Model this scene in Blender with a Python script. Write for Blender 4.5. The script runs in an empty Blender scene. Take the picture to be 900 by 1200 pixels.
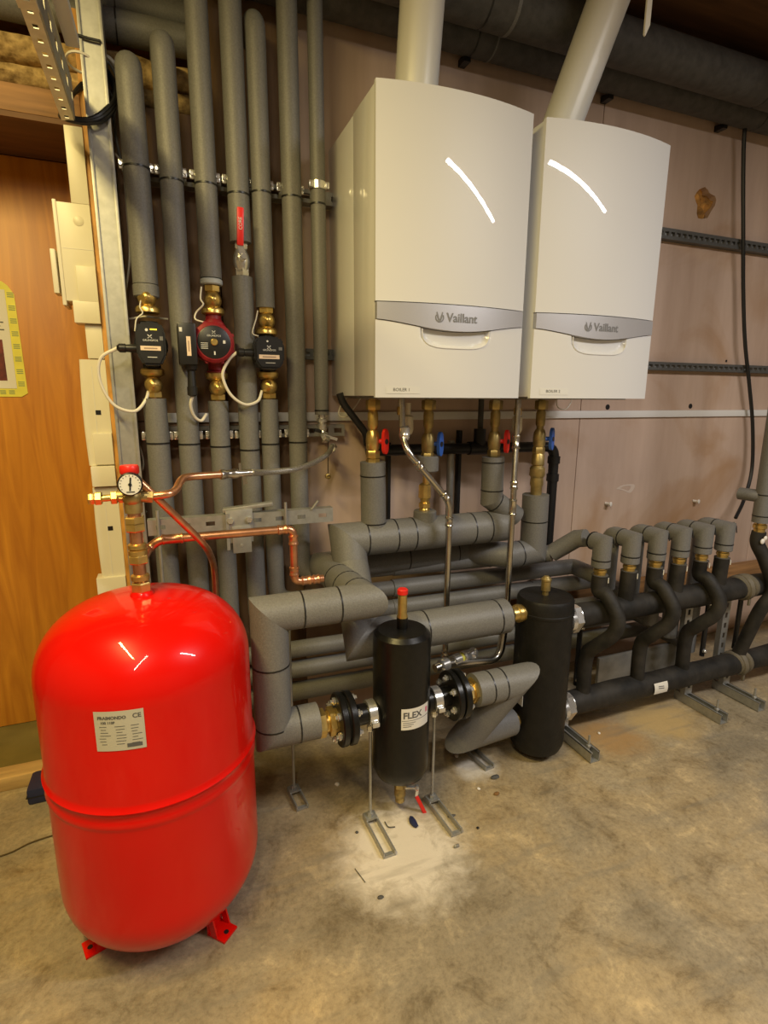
import bpy, bmesh, math, random
from mathutils import Vector, Matrix, noise
random.seed(4)
C = bpy.context.scene.collection
PI = math.pi

# ---------------------------------------------------------------- camera
F = 640.0
CAM = Vector((0.0, -1.95, 1.27))
def cam_axes(yaw, pitch, roll):
    cy, sy = math.cos(yaw), math.sin(yaw)
    fw = Vector((sy*math.cos(pitch), cy*math.cos(pitch), -math.sin(pitch)))
    r = Vector((cy, -sy, 0.0)); u = r.cross(fw)
    return (r*math.cos(roll)+u*math.sin(roll), -r*math.sin(roll)+u*math.cos(roll), fw)
RT, UP, FW = cam_axes(math.radians(21.65), math.radians(11.95), math.radians(0.33))
cd = bpy.data.cameras.new('camera'); cam = bpy.data.objects.new('camera', cd); C.objects.link(cam)
cd.sensor_fit = 'VERTICAL'; cd.sensor_height = 24.0; cd.lens = F/1200*24.0; cd.clip_start = 0.05
cam.matrix_world = Matrix(((RT.x, UP.x, -FW.x, CAM.x), (RT.y, UP.y, -FW.y, CAM.y), (RT.z, UP.z, -FW.z, CAM.z), (0, 0, 0, 1)))
sc = bpy.context.scene; sc.camera = cam

# ---------------------------------------------------------------- world, lamps, exposure
w = bpy.data.worlds.new('world'); sc.world = w; w.use_nodes = True
w.node_tree.nodes['Background'].inputs[0].default_value = (0.9, 0.8, 0.62, 1)
w.node_tree.nodes['Background'].inputs[1].default_value = 0.12
def tube_lamp(name, loc, length, along, power, color, width=0.05):
    l = bpy.data.lights.new(name, 'AREA'); l.shape = 'RECTANGLE'; l.size = length; l.size_y = width
    l.energy = power; l.color = color
    o = bpy.data.objects.new(name, l); C.objects.link(o); o.location = loc
    o.rotation_euler = (0, 0, along)
    return o
tube_lamp('ceiling_tube_lamp', (2.22, -2.40, 2.60), 1.6, math.radians(-14), 55, (1.0, 0.955, 0.92), 0.06)
tube_lamp('ceiling_tube_lamp', (-0.62, -1.55, 2.60), 1.3, math.radians(100), 46, (1.0, 0.78, 0.30), 0.06)
tube_lamp('ceiling_tube_lamp', (-0.35, -2.75, 2.60), 1.5, math.radians(62), 20, (1.0, 0.88, 0.66), 0.06)
vs = sc.view_settings
vs.view_transform = 'Standard'; vs.look = 'None'; vs.gamma = 1.0; vs.use_curve_mapping = False
vs.exposure = 0.38

# ---------------------------------------------------------------- helpers
def at(x, y, Y=None, Z=None, X=None):
    d = RT*((x-450)/F) + UP*((600-y)/F) + FW
    t = (Y-CAM.y)/d.y if Y is not None else (Z-CAM.z)/d.z if Z is not None else (X-CAM.x)/d.x
    return CAM + d*t

def mat(name, col, rough=0.5, metal=0.0, var=0.0, scale=20.0, bump=0.0, bscale=None, col2=None, coat=0.0, stretch=None, spec=None):
    m = bpy.data.materials.new(name); m.use_nodes = True
    nt = m.node_tree; b = nt.nodes['Principled BSDF']
    b.inputs['Base Color'].default_value = (*col, 1); b.inputs['Roughness'].default_value = rough; b.inputs['Metallic'].default_value = metal
    if coat: b.inputs['Coat Weight'].default_value = coat; b.inputs['Coat Roughness'].default_value = 0.018
    if spec is not None: b.inputs['Specular IOR Level'].default_value = spec
    if var or bump or col2:
        tc = nt.nodes.new('ShaderNodeTexCoord'); mp = nt.nodes.new('ShaderNodeMapping')
        nt.links.new(tc.outputs['Object'], mp.inputs[0])
        if stretch: mp.inputs['Scale'].default_value = stretch
        n = nt.nodes.new('ShaderNodeTexNoise'); n.inputs['Scale'].default_value = scale; n.inputs['Detail'].default_value = 6
        nt.links.new(mp.outputs[0], n.inputs['Vector'])
        if var or col2:
            r = nt.nodes.new('ShaderNodeValToRGB'); nt.links.new(n.outputs['Fac'], r.inputs[0])
            a = [c*(1-var) for c in col]; z = col2 if col2 else [min(1, c*(1+var)) for c in col]
            r.color_ramp.elements[0].position = 0.3; r.color_ramp.elements[1].position = 0.7
            r.color_ramp.elements[0].color = (*a, 1); r.color_ramp.elements[1].color = (*z, 1)
            nt.links.new(r.outputs[0], b.inputs['Base Color'])
        if bump:
            n2 = nt.nodes.new('ShaderNodeTexNoise'); n2.inputs['Scale'].default_value = bscale or scale; n2.inputs['Detail'].default_value = 4
            nt.links.new(mp.outputs[0], n2.inputs['Vector'])
            bp = nt.nodes.new('ShaderNodeBump'); bp.inputs['Strength'].default_value = bump; bp.inputs['Distance'].default_value = 0.004
            nt.links.new(n2.outputs['Fac'], bp.inputs['Height']); nt.links.new(bp.outputs[0], b.inputs['Normal'])
    return m

M_INS = mat('grey_foam_insulation', (0.160, 0.157, 0.150), 0.46, 0, 0.14, 220, 0.25, 350)
M_INS_D = mat('dark_lagging', (0.075, 0.072, 0.068), 0.7, 0, 0.25, 30, 0.3, 150)
M_TAPE = mat('black_joint_tape', (0.012, 0.012, 0.012), 0.35)
M_RUBBER = mat('black_foam_rubber', (0.012, 0.0115, 0.011), 0.62, 0, 0.35, 14, 0.35, 60, col2=(0.036, 0.032, 0.027), spec=0.3)
M_BLACKPAINT = mat('black_satin_paint', (0.006, 0.006, 0.0058), 0.30, 0, 0.3, 60, 0.1, 300, spec=0.4)
M_BLACK = mat('black_plastic', (0.012, 0.012, 0.013), 0.38)
M_BRASS = mat('brass', (0.70, 0.50, 0.17), 0.32, 0.9, 0.2, 40)
M_BRASS_D = mat('dull_brass', (0.46, 0.35, 0.14), 0.42, 0.85, 0.3, 35)
M_COPPER = mat('copper', (0.72, 0.36, 0.20), 0.32, 0.95, 0.22, 30)
M_STEEL = mat('stainless_steel', (0.62, 0.59, 0.53), 0.24, 1, 0.12, 30)
M_ZINC = mat('galvanised_steel', (0.42, 0.42, 0.40), 0.48, 0.7, 0.10, 50, 0.04, 60)
M_CHROME = mat('chrome', (0.78, 0.77, 0.74), 0.24, 0.82, 0.08, 40)
M_ALU = mat('grey_zinc_sheet', (0.32, 0.31, 0.28), 0.5, 0.6, 0.25, 12)
M_WHITE = mat('glossy_white_enamel', (0.70, 0.70, 0.70), 0.4, 0, coat=0.9, spec=0.2)
M_FLUE = mat('white_flue_plastic', (0.74, 0.73, 0.68), 0.3)
M_SILVER = mat('brushed_silver_trim', (0.60, 0.60, 0.64), 0.34, 0.55, 0.06, 300, stretch=(1, 1, 30))
M_LOGO = mat('dark_grey_logo', (0.20, 0.20, 0.21), 0.4)
M_PRINT = mat('grey_print', (0.10, 0.10, 0.10), 0.6)
M_PALETEXT = mat('pale_print', (0.7, 0.7, 0.68), 0.5)
M_RED = mat('glossy_red_paint', (0.64, 0.005, 0.002), 0.3, 0, 0.04, 4, coat=0.45, spec=0.12)
M_REDPL = mat('red_plastic', (0.72, 0.02, 0.012), 0.35)
M_REDPUMP = mat('dark_red_cast_paint', (0.26, 0.012, 0.018), 0.42, 0, 0.15, 60)
M_BLUE = mat('blue_plastic', (0.03, 0.11, 0.46), 0.38)
M_NAVY = mat('navy_plastic', (0.016, 0.022, 0.07), 0.45)
M_CREAM = mat('cream_plastic', (0.76, 0.71, 0.56), 0.38, 0, 0.03, 8)
M_CABLE = mat('white_cable', (0.74, 0.70, 0.60), 0.42)
M_PAPER = mat('label_paper', (0.72, 0.70, 0.64), 0.55)
M_TANKLABEL = mat('silver_label', (0.55, 0.53, 0.45), 0.42, 0.2)
M_PEACH = mat('peach_sticker', (0.80, 0.62, 0.46), 0.55)
M_WOOL = mat('mineral_wool', (0.36, 0.22, 0.07), 0.95, 0, 0.5, 45, 1.0, 60, col2=(0.62, 0.43, 0.18))
M_OAK = mat('oak_edge', (0.56, 0.27, 0.055), 0.55, 0, 0.4, 22, 0.2, 40, stretch=(3, 3, .6))
M_DARKWOOD = mat('dark_brown_timber', (0.13, 0.062, 0.026), 0.7, 0, 0.35, 6, stretch=(.4, 4, 4))
M_BEAM = mat('brown_timber', (0.30, 0.155, 0.06), 0.65, 0, 0.35, 7, stretch=(.5, 6, 6))
M_SILL = mat('worn_pine', (0.50, 0.33, 0.13), 0.65, 0, 0.3, 7, 0.2, 20, stretch=(.5, 5, 5))
M_LITZINC = mat('lit_galvanised_steel', (0.68, 0.66, 0.58), 0.5, 0.35, 0.1, 40)  # galvanised steel lightened: the light on the tray strip is in the colour
M_WHITETRIM = mat('painted_white_trim', (0.74, 0.72, 0.69), 0.4)
M_PLUG = mat('white_plug', (0.78, 0.74, 0.68), 0.5)
M_YELLOW = mat('yellow_hazard_tape', (0.78, 0.72, 0.10), 0.4, 0, 0.12, 12)

ORG = {}
def thing(name, label, cat, loc=(0, 0, 0), group=None, kind=None):
    o = bpy.data.objects.new(name, None); C.objects.link(o); o.location = loc; o.empty_display_size = 0.05
    o['label'] = label; o['category'] = cat
    if group: o['group'] = group
    if kind: o['kind'] = kind
    ORG[o.name] = Vector(loc); return o

class MB:
    def __init__(s): s.bm = bmesh.new(); s.bevelled = False
    def box(s, c, size, rot=None, bev=0.0):
        r = bmesh.ops.create_cube(s.bm, size=1.0)
        m = Matrix.Translation(Vector(c)) @ (rot.to_4x4() if rot else Matrix.Identity(4)) @ Matrix.Diagonal((*size, 1))
        bmesh.ops.transform(s.bm, matrix=m, verts=r['verts'])
        if bev:
            s.bevelled = True; es = list({e for v in r['verts'] for e in v.link_edges})
            bmesh.ops.bevel(s.bm, geom=es, offset=bev, segments=2, affect='EDGES', profile=0.6)
        return s
    def span(s, a, b, bev=0.0):
        a, b = Vector(a), Vector(b)
        return s.box((a+b)/2, [abs(b[i]-a[i]) for i in range(3)], None, bev)
    def beam(s, p0, p1, w, h, up=(0, 0, 1), bev=0.0):
        p0, p1 = Vector(p0), Vector(p1); z = (p1-p0).normalized(); x = Vector(up).cross(z)
        if x.length < 1e-4: x = Vector((1, 0, 0))
        x.normalize(); y = z.cross(x)
        rot = Matrix((x, y, z)).transposed()
        return s.box((p0+p1)/2, (w, h, (p1-p0).length), rot, bev)
    def rings(s, rr, cap=True):
        b = s.bm; R = [[b.verts.new(p) for p in r] for r in rr]
        n = len(R[0])
        for i in range(len(R)-1):
            for k in range(n):
                try: b.faces.new((R[i][k], R[i][(k+1) % n], R[i+1][(k+1) % n], R[i+1][k]))
                except ValueError: pass
        if cap:
            b.faces.new(list(reversed(R[0]))); b.faces.new(R[-1])
        return s
    def sweep(s, pts, r, seg=14, cap=True):
        P = [Vector(p) for p in pts]; n = len(P)
        T = [(P[i+1]-P[i]).normalized() for i in range(n-1)]
        ref = Vector((0, 0, 1)) if abs(T[0].z) < 0.9 else Vector((1, 0, 0))
        x = ref.cross(T[0]).normalized(); y = T[0].cross(x)
        out = []
        rad = r if callable(r) else (lambda i: r)
        for i in range(n):
            t0 = T[max(0, i-1)]; t1 = T[min(n-2, i)]
            if i > 0 and i < n-1:
                q = t0.rotation_difference(t1); h = (t0+t1)
                h = h.normalized() if h.length > 1e-6 else t1
            else: q = None; h = t1
            ring = []
            for k in range(seg):
                a = 2*PI*k/seg; o = (x*math.cos(a)+y*math.sin(a))*rad(i)
                d = t0 if i > 0 else t1
                o = o - d*(o.dot(h)/max(0.3, d.dot(h)))
                ring.append(P[i]+o)
            out.append(ring)
            if q: x = q @ x; y = q @ y
        return s.rings(out, cap)
    def lathe(s, o, d, prof, seg=20, squash=None):
        o = Vector(o); z = Vector(d).normalized(); ref = Vector((0, 0, 1)) if abs(z.z) < 0.9 else Vector((1, 0, 0))
        x = ref.cross(z).normalized(); y = z.cross(x)
        return s.rings([[o+z*h+(x*math.cos(2*PI*k/seg)+y*math.sin(2*PI*k/seg))*max(r, 1e-5) for k in range(seg)] for r, h in prof])
    def cyl(s, p0, p1, r, seg=16, r2=None):
        p0, p1 = Vector(p0), Vector(p1); L = (p1-p0).length
        return s.lathe(p0, p1-p0, [(r, 0), (r if r2 is None else r2, L)], seg)
    def rod(s, p0, p1, r, bev=0.003, seg=18):
        p0, p1 = Vector(p0), Vector(p1); L = (p1-p0).length
        return s.lathe(p0, p1-p0, [(r-bev, 0), (r, bev), (r, L-bev), (r-bev, L)], seg)
    def hexnut(s, p0, p1, r): 
        p0, p1 = Vector(p0), Vector(p1); L = (p1-p0).length
        return s.lathe(p0, p1-p0, [(r*.9, 0), (r, L*.12), (r, L*.88), (r*.9, L)], 6)
    def ball(s, c, r, sc3=(1, 1, 1), seg=14):
        q = bmesh.ops.create_uvsphere(s.bm, u_segments=seg, v_segments=max(6, seg//2+1), radius=r)
        bmesh.ops.transform(s.bm, matrix=Matrix.Translation(Vector(c)) @ Matrix.Diagonal((*sc3, 1)), verts=q['verts']); return s
    def torus(s, c, d, R, r, seg=24, sub=8):
        z = Vector(d).normalized(); ref = Vector((0, 0, 1)) if abs(z.z) < 0.9 else Vector((1, 0, 0)); x = ref.cross(z).normalized(); y = z.cross(x)
        b = s.bm; V = []
        for i in range(seg):
            a = 2*PI*i/seg; e = x*math.cos(a)+y*math.sin(a)
            V.append([b.verts.new(Vector(c)+e*(R+r*math.cos(2*PI*k/sub))+z*r*math.sin(2*PI*k/sub)) for k in range(sub)])
        for i in range(seg):
            for k in range(sub):
                b.faces.new((V[i][k], V[(i+1) % seg][k], V[(i+1) % seg][(k+1) % sub], V[i][(k+1) % sub]))
        return s
    def prism(s, pts2, f0, f1):
        """a flat outline pts2 (a list) carried from map f0 to map f1"""
        return s.rings([[f0(*p) for p in pts2], [f1(*p) for p in pts2]])
    def grid(s, nx, ny, f):
        b = s.bm; V = [[b.verts.new(f(i/nx, j/ny)) for j in range(ny+1)] for i in range(nx+1)]
        for i in range(nx):
            for j in range(ny): b.faces.new((V[i][j], V[i+1][j], V[i+1][j+1], V[i][j+1]))
        return s
    def put(s, name, m, parent=None, label=None, sharp=35, flat=False):
        bmesh.ops.recalc_face_normals(s.bm, faces=s.bm.faces)
        me = bpy.data.meshes.new(name)
        if parent is not None:
            o3 = ORG[parent.name]
            bmesh.ops.translate(s.bm, verts=s.bm.verts, vec=-o3)
        s.bm.to_mesh(me); s.bm.free(); me.materials.append(m)
        if not flat:
            for p in me.polygons: p.use_smooth = True
            me.set_sharp_from_angle(angle=math.radians(min(sharp, 28) if s.bevelled else sharp))
        o = bpy.data.objects.new(name, me); C.objects.link(o)
        if parent is not None: o.parent = parent; ORG[o.name] = ORG[parent.name]
        else: ORG[o.name] = Vector((0, 0, 0))
        if label: o['label'] = label
        return o
def solo(o, label, cat, group=None):
    """a thing that is one mesh: its origin moves to the middle of its base"""
    me = o.data; xs = [v.co for v in me.vertices]
    c = Vector(((min(v.x for v in xs)+max(v.x for v in xs))/2, (min(v.y for v in xs)+max(v.y for v in xs))/2, min(v.z for v in xs)))
    me.transform(Matrix.Translation(-c)); o.location = c; ORG[o.name] = c
    o['label'] = label; o['category'] = cat
    if group: o['group'] = group
    return o
def struct(o): o['kind'] = 'structure'; return o
def fillet(pts, rad, n=6):
    P = [Vector(p) for p in pts]; out = [P[0]]
    for i in range(1, len(P)-1):
        a, b, c = P[i-1], P[i], P[i+1]; d0 = (a-b); d1 = (c-b)
        q = min(rad, d0.length*.48, d1.length*.48); p0 = b+d0.normalized()*q; p1 = b+d1.normalized()*q
        for k in range(n+1):
            t = k/n; out.append(p0*(1-t)**2+b*2*t*(1-t)+p1*t*t)
    out.append(P[-1]); return out
def spline(pts, n=8):
    P = [Vector(p) for p in pts]; P = [P[0]*2-P[1]]+P+[P[-1]*2-P[-2]]; out = []
    for i in range(1, len(P)-2):
        for k in range(n):
            t = k/n; a, b, c, d = P[i-1], P[i], P[i+1], P[i+2]
            out.append(0.5*((2*b)+(c-a)*t+(2*a-5*b+4*c-d)*t*t+(3*b-a-3*c+d)*t**3))
    out.append(P[-2]); return out
def ring(parent, p, d, r, w=0.004, name='joint_tape', m=None, label=None):
    p, d = Vector(p), Vector(d).normalized()
    return MB().lathe(p-d*w/2, d, [(r-.002, 0), (r+.0012, 0), (r+.0012, w), (r-.002, w)], 20).put(name, m or M_TAPE, parent, label)
def textmesh(name, body, size, f, m, parent, label=None, align='CENTER', thick=0.0):
    """flat print: the letters' outline carried onto a surface by f(u, v)"""
    cu = bpy.data.curves.new(name, 'FONT'); cu.body = body; cu.size = size; cu.align_x = align; cu.align_y = 'CENTER'; cu.resolution_u = 3
    if thick: cu.offset = thick
    t = bpy.data.objects.new(name, cu); me = bpy.data.meshes.new_from_object(t); bpy.data.objects.remove(t); bpy.data.curves.remove(cu)
    o3 = ORG[parent.name]
    for v in me.vertices: v.co = Vector(f(v.co.x, v.co.y))-o3
    me.materials.clear(); me.materials.append(m); me.name = name
    o = bpy.data.objects.new(name, me); C.objects.link(o); o.parent = parent; ORG[o.name] = o3
    if label: o['label'] = label
    return o
def slotted(mb, p0, p1, up, out, h, d, pitch, slot, t=0.002, slot_h=0.4):
    """perforated channel: the web holds real slots, the lips run along both edges"""
    p0, p1 = Vector(p0), Vector(p1); e = (p1-p0).normalized(); up = Vector(up).normalized(); out = Vector(out).normalized(); L = (p1-p0).length
    rot = Matrix((e, up, out)).transposed()
    def bx(u0, u1, v0, v1, w0, w1): mb.box(p0+e*(u0+u1)/2+up*(v0+v1)/2+out*(w0+w1)/2, (u1-u0, v1-v0, w1-w0), rot)
    sh = h*slot_h/2
    bx(0, L, sh, h/2, 0, t); bx(0, L, -h/2, -sh, 0, t)
    bx(0, L, h/2-t, h/2, -d, 0); bx(0, L, -h/2, -h/2+t, -d, 0)
    n = max(1, int(L/pitch)); pos = 0.0
    for i in range(n+1):
        s0 = (i+.5)*L/n - slot/2
        if i == n: s0 = L
        bx(pos, s0, -sh, sh, 0, t); pos = s0+slot
        if i == n: break
    return mb
# ---------------------------------------------------------------- surfaces of the room
def concrete():
    m = bpy.data.materials.new('stained_concrete'); m.use_nodes = True; nt = m.node_tree; b = nt.nodes['Principled BSDF']
    N = nt.nodes.new; L = nt.links.new
    tc = N('ShaderNodeTexCoord')
    def noi(sc, det=8, rough=.6, dist=0.0):
        n = N('ShaderNodeTexNoise'); n.inputs['Scale'].default_value = sc; n.inputs['Detail'].default_value = det; n.inputs['Roughness'].default_value = rough; n.inputs['Distortion'].default_value = dist
        L(tc.outputs['Object'], n.inputs['Vector']); return n
    def ramp(src, stops):
        r = N('ShaderNodeValToRGB'); L(src, r.inputs[0]); e = r.color_ramp.elements
        while len(e) < len(stops): e.new(.5)
        for k, (p, c) in enumerate(stops): e[k].position = p; e[k].color = (*c, 1) if len(c) == 3 else c
        return r
    def mix(f, a, c, mode='MIX'):
        x = N('ShaderNodeMix'); x.data_type = 'RGBA'; x.blend_type = mode
        if hasattr(f, 'links'): L(f, x.inputs[0])
        else: x.inputs[0].default_value = f
        L(a, x.inputs[6])
        if hasattr(c, 'links'): L(c, x.inputs[7])
        else: x.inputs[7].default_value = (*c, 1)
        return x.outputs[2]
    big = noi(1.7, 6, .55, .6); base = ramp(big.outputs['Fac'], [(.30, (.21, .175, .12)), (.45, (.31, .255, .17)), (.58, (.41, .315, .18)), (.75, (.38, .345, .27))])
    mid = noi(8.5, 12, .74, .5); r2 = ramp(mid.outputs['Fac'], [(.33, (.50, .46, .40)), (.47, (.88, .87, .85)), (.56, (.95, .95, .95)), (.64, (1.28, 1.26, 1.2))])
    c = mix(.9, base.outputs[0], r2.outputs[0], 'MULTIPLY')
    fine = noi(70, 8, .75); r3 = ramp(fine.outputs['Fac'], [(.34, (.64, .62, .59)), (.5, (1, 1, 1)), (.64, (1.22, 1.21, 1.18))])
    c = mix(.7, c, r3.outputs[0], 'MULTIPLY')
    # rust stains, pale drill dust: marks with a place of their own
    def blot(cx, cy, r, nsc, lo, hi):
        mp = N('ShaderNodeMapping'); mp.inputs['Location'].default_value = (-cx/r, -cy/r, 0); mp.inputs['Scale'].default_value = (1/r, 1/r, 1/r)
        L(tc.outputs['Object'], mp.inputs[0]); g = N('ShaderNodeTexGradient'); g.gradient_type = 'SPHERICAL'; L(mp.outputs[0], g.inputs[0])
        n = noi(nsc, 8, .7, .5); mu = N('ShaderNodeMath'); mu.operation = 'MULTIPLY'; L(g.outputs['Fac'], mu.inputs[0]); L(n.outputs['Fac'], mu.inputs[1])
        return ramp(mu.outputs[0], [(lo, (0, 0, 0)), (hi, (.85, .85, .85))]).outputs[0]
    c = mix(blot(.54, -.74, .30, 16, .12, .34), c, (.74, .67, .56))
    c = mix(blot(.93, -.50, .12, 20, .12, .34), c, (.66, .61, .53))
    c = mix(blot(1.50, -.52, .22, 11, .12, .34), c, (.42, .25, .10))
    c = mix(blot(1.78, -.50, .25, 9, .12, .34), c, (.50, .35, .15))
    # scraped, hard-trowelled streaks to the right
    wv = N('ShaderNodeTexNoise'); wv.inputs['Scale'].default_value = 9; wv.inputs['Detail'].default_value = 5
    mp = N('ShaderNodeMapping'); mp.inputs['Rotation'].default_value = (0, 0, math.radians(52)); mp.inputs['Scale'].default_value = (.35, 2.2, 1); L(tc.outputs['Object'], mp.inputs[0]); L(mp.outputs[0], wv.inputs['Vector'])
    c = mix(ramp(wv.outputs['Fac'], [(.55, (0, 0, 0)), (.72, (.55, .55, .55))]).outputs[0], c, (.20, .175, .13))
    L(c, b.inputs['Base Color'])
    rr = ramp(mid.outputs['Fac'], [(.3, (.42, .42, .42)), (.7, (.68, .68, .68))]); L(rr.outputs[0], b.inputs['Roughness'])
    bp = N('ShaderNodeBump'); bp.inputs['Strength'].default_value = .35; bp.inputs['Distance'].default_value = .006; L(mid.outputs['Fac'], bp.inputs['Height'])
    bp2 = N('ShaderNodeBump'); bp2.inputs['Strength'].default_value = .25; bp2.inputs['Distance'].default_value = .002; L(fine.outputs['Fac'], bp2.inputs['Height']); L(bp.outputs[0], bp2.inputs['Normal']); L(bp2.outputs[0], b.inputs['Normal'])
    return m
def painted_board():
    m = bpy.data.materials.new('pink_painted_board'); m.use_nodes = True; nt = m.node_tree; b = nt.nodes['Principled BSDF']; N = nt.nodes.new; L = nt.links.new
    tc = N('ShaderNodeTexCoord'); mp = N('ShaderNodeMapping'); mp.inputs['Scale'].default_value = (2.6, 2.6, .4); L(tc.outputs['Object'], mp.inputs[0])
    n = N('ShaderNodeTexNoise'); n.inputs['Scale'].default_value = 3; n.inputs['Detail'].default_value = 7; n.inputs['Roughness'].default_value = .6; L(mp.outputs[0], n.inputs['Vector'])
    r = N('ShaderNodeValToRGB'); e = r.color_ramp.elements; e[0].position = .28; e[0].color = (.45, .315, .235, 1); e[1].position = .68; e[1].color = (.58, .43, .335, 1); L(n.outputs['Fac'], r.inputs[0])
    n2 = N('ShaderNodeTexNoise'); n2.inputs['Scale'].default_value = 1.9; n2.inputs['Detail'].default_value = 6; n2.inputs['Distortion'].default_value = .8; L(tc.outputs['Object'], n2.inputs['Vector'])
    r2 = N('ShaderNodeValToRGB'); f = r2.color_ramp.elements; f[0].position = .56; f[0].color = (0, 0, 0, 1); f[1].position = .74; f[1].color = (.75, .75, .75, 1); L(n2.outputs['Fac'], r2.inputs[0])
    x = N('ShaderNodeMix'); x.data_type = 'RGBA'; L(r2.outputs[0], x.inputs[0]); L(r.outputs[0], x.inputs[6]); x.inputs[7].default_value = (.36, .19, .075, 1)
    L(x.outputs[2], b.inputs['Base Color']); b.inputs['Roughness'].default_value = .62
    bp = N('ShaderNodeBump'); bp.inputs['Strength'].default_value = .12; bp.inputs['Distance'].default_value = .004; L(n.outputs['Fac'], bp.inputs['Height']); L(bp.outputs[0], b.inputs['Normal'])
    return m
def door_wood():
    m = bpy.data.materials.new('varnished_door_veneer'); m.use_nodes = True; nt = m.node_tree; b = nt.nodes['Principled BSDF']; N = nt.nodes.new; L = nt.links.new
    tc = N('ShaderNodeTexCoord'); mp = N('ShaderNodeMapping'); mp.inputs['Scale'].default_value = (9, 9, .8); L(tc.outputs['Object'], mp.inputs[0])
    n = N('ShaderNodeTexNoise'); n.inputs['Scale'].default_value = 2.2; n.inputs['Detail'].default_value = 8; n.inputs['Distortion'].default_value = 1.6; L(mp.outputs[0], n.inputs['Vector'])
    r = N('ShaderNodeValToRGB'); e = r.color_ramp.elements; e[0].position = .3; e[0].color = (.46, .165, .012, 1); e[1].position = .72; e[1].color = (.66, .275, .022, 1); L(n.outputs['Fac'], r.inputs[0])
    L(r.outputs[0], b.inputs['Base Color']); b.inputs['Roughness'].default_value = .42
    return m
M_CONC = concrete(); M_BOARD = painted_board(); M_DOOR = door_wood()
M_ROOM = mat('plain_rendered_wall', (0.26, 0.22, 0.17), 0.8, 0, 0.1, 3)
M_CAVITY = mat('brown_cavity', (0.34, 0.16, 0.04), 0.9, 0, 0.4, 25, 0.5, 30)

XL, XR, YF, YB, ZC = -2.4, 4.6, -4.6, 0.36, 2.66
struct(MB().span((XL, YF, -.1), (XR, YB, 0)).put('floor', M_CONC))
struct(MB().span((XL, YF, ZC), (XR, YB, ZC+.1)).put('ceiling', M_DARKWOOD))
struct(MB().span((XL-.1, YF, -.1), (XL, YB, ZC+.1)).put('wall_left', M_ROOM))
struct(MB().span((XR, YF, -.1), (XR+.1, YB, ZC+.1)).put('wall_right', M_ROOM))
struct(MB().span((XL-.1, YF-.1, -.1), (XR+.1, YF, ZC+.1)).put('wall_front', M_ROOM))

# back wall: a dark backing with painted boards on it
wb = struct(MB().span((-.13, .06, 0), (XR, YB, 2.10)).span((.20, .06, 2.10), (XR, YB, ZC)).span((XL, YB, 0), (XR, YB+.08, ZC)).put('wall_back', M_CAVITY))
HX, HZ = 2.30, 2.119
M_SHADEBOARD = mat('shaded_brown_board', (0.20, 0.115, 0.055), 0.75, 0, 0.4, 4, 0.2, 20, col2=(0.33, 0.20, 0.11), stretch=(4, 4, .6))  # brown board, darkened in colour for the shade behind the left pipes
def board(x0, x1, z0, z1, hole=False, m=None):
    g = .0016; x0 += g; x1 -= g; z0 += g; z1 -= g
    if not hole:
        MB().span((x0, 0, z0), (x1, .06, z1), .0012).put('wall_panel', m or M_BOARD, wb); return
    b = MB(); bm = b.bm
    ho = []
    for k in range(22):
        a = 2*PI*k/22; r = .050+.006*math.sin(3*a+.6)+.004*math.sin(5*a)+random.uniform(-.004, .004)
        ho.append((HX+r*math.cos(a)*1.25, HZ+r*math.sin(a)*1.2))
    ou = [(x0, z0), (x1, z0), (x1, z1), (x0, z1)]
    es = []
    for lp in (ou, ho):
        v = [bm.verts.new((p[0], 0, p[1])) for p in lp]; es += [bm.edges.new((v[i], v[(i+1) % len(v)])) for i in range(len(v))]
    r = bmesh.ops.triangle_fill(bm, use_beauty=True, edges=es)
    ex = bmesh.ops.extrude_face_region(bm, geom=bm.faces[:])
    bmesh.ops.translate(bm, verts=[q for q in ex['geom'] if isinstance(q, bmesh.types.BMVert)], vec=(0, .06, 0))
    b.put('wall_panel', M_BOARD, wb, 'board with a ragged hole knocked through', flat=True)
ZS = 1.186
for x0, x1 in ((-.13, .45), (.45, 1.70), (1.70, 2.92), (2.92, XR)):
    board(x0, x1, 0, ZS, m=M_SHADEBOARD if x0 < 0 else None)
    if x0 < 0: board(x0, .20, ZS, 2.10, m=M_SHADEBOARD); board(.20, x1, ZS, ZC, m=M_SHADEBOARD)
    else: board(x0, x1, ZS, ZC, hole=(x0 == 1.70))
M_SPLINT = mat('ochre_splinter', (.42, .20, .04), .85, 0, .55, 30, .5, 60)
# brown wood splinters left in the broken hole
def f(u, v):
    a = 2*PI*u; x, z = HX+.075*v*math.cos(a), HZ+.07*v*math.sin(a)
    return (x, .022+.022*noise.noise(Vector((x*28, 3, z*22)))+.010*noise.noise(Vector((x*90, 1, z*60))), z)
MB().grid(36, 8, f).put('broken_splinter', M_SPLINT, wb, 'ochre broken wood in the wall hole')
struct(MB().span((.0, -.012, 1.182), (XR, 0, 1.213), .002).put('trim_1', M_WHITETRIM))

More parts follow.
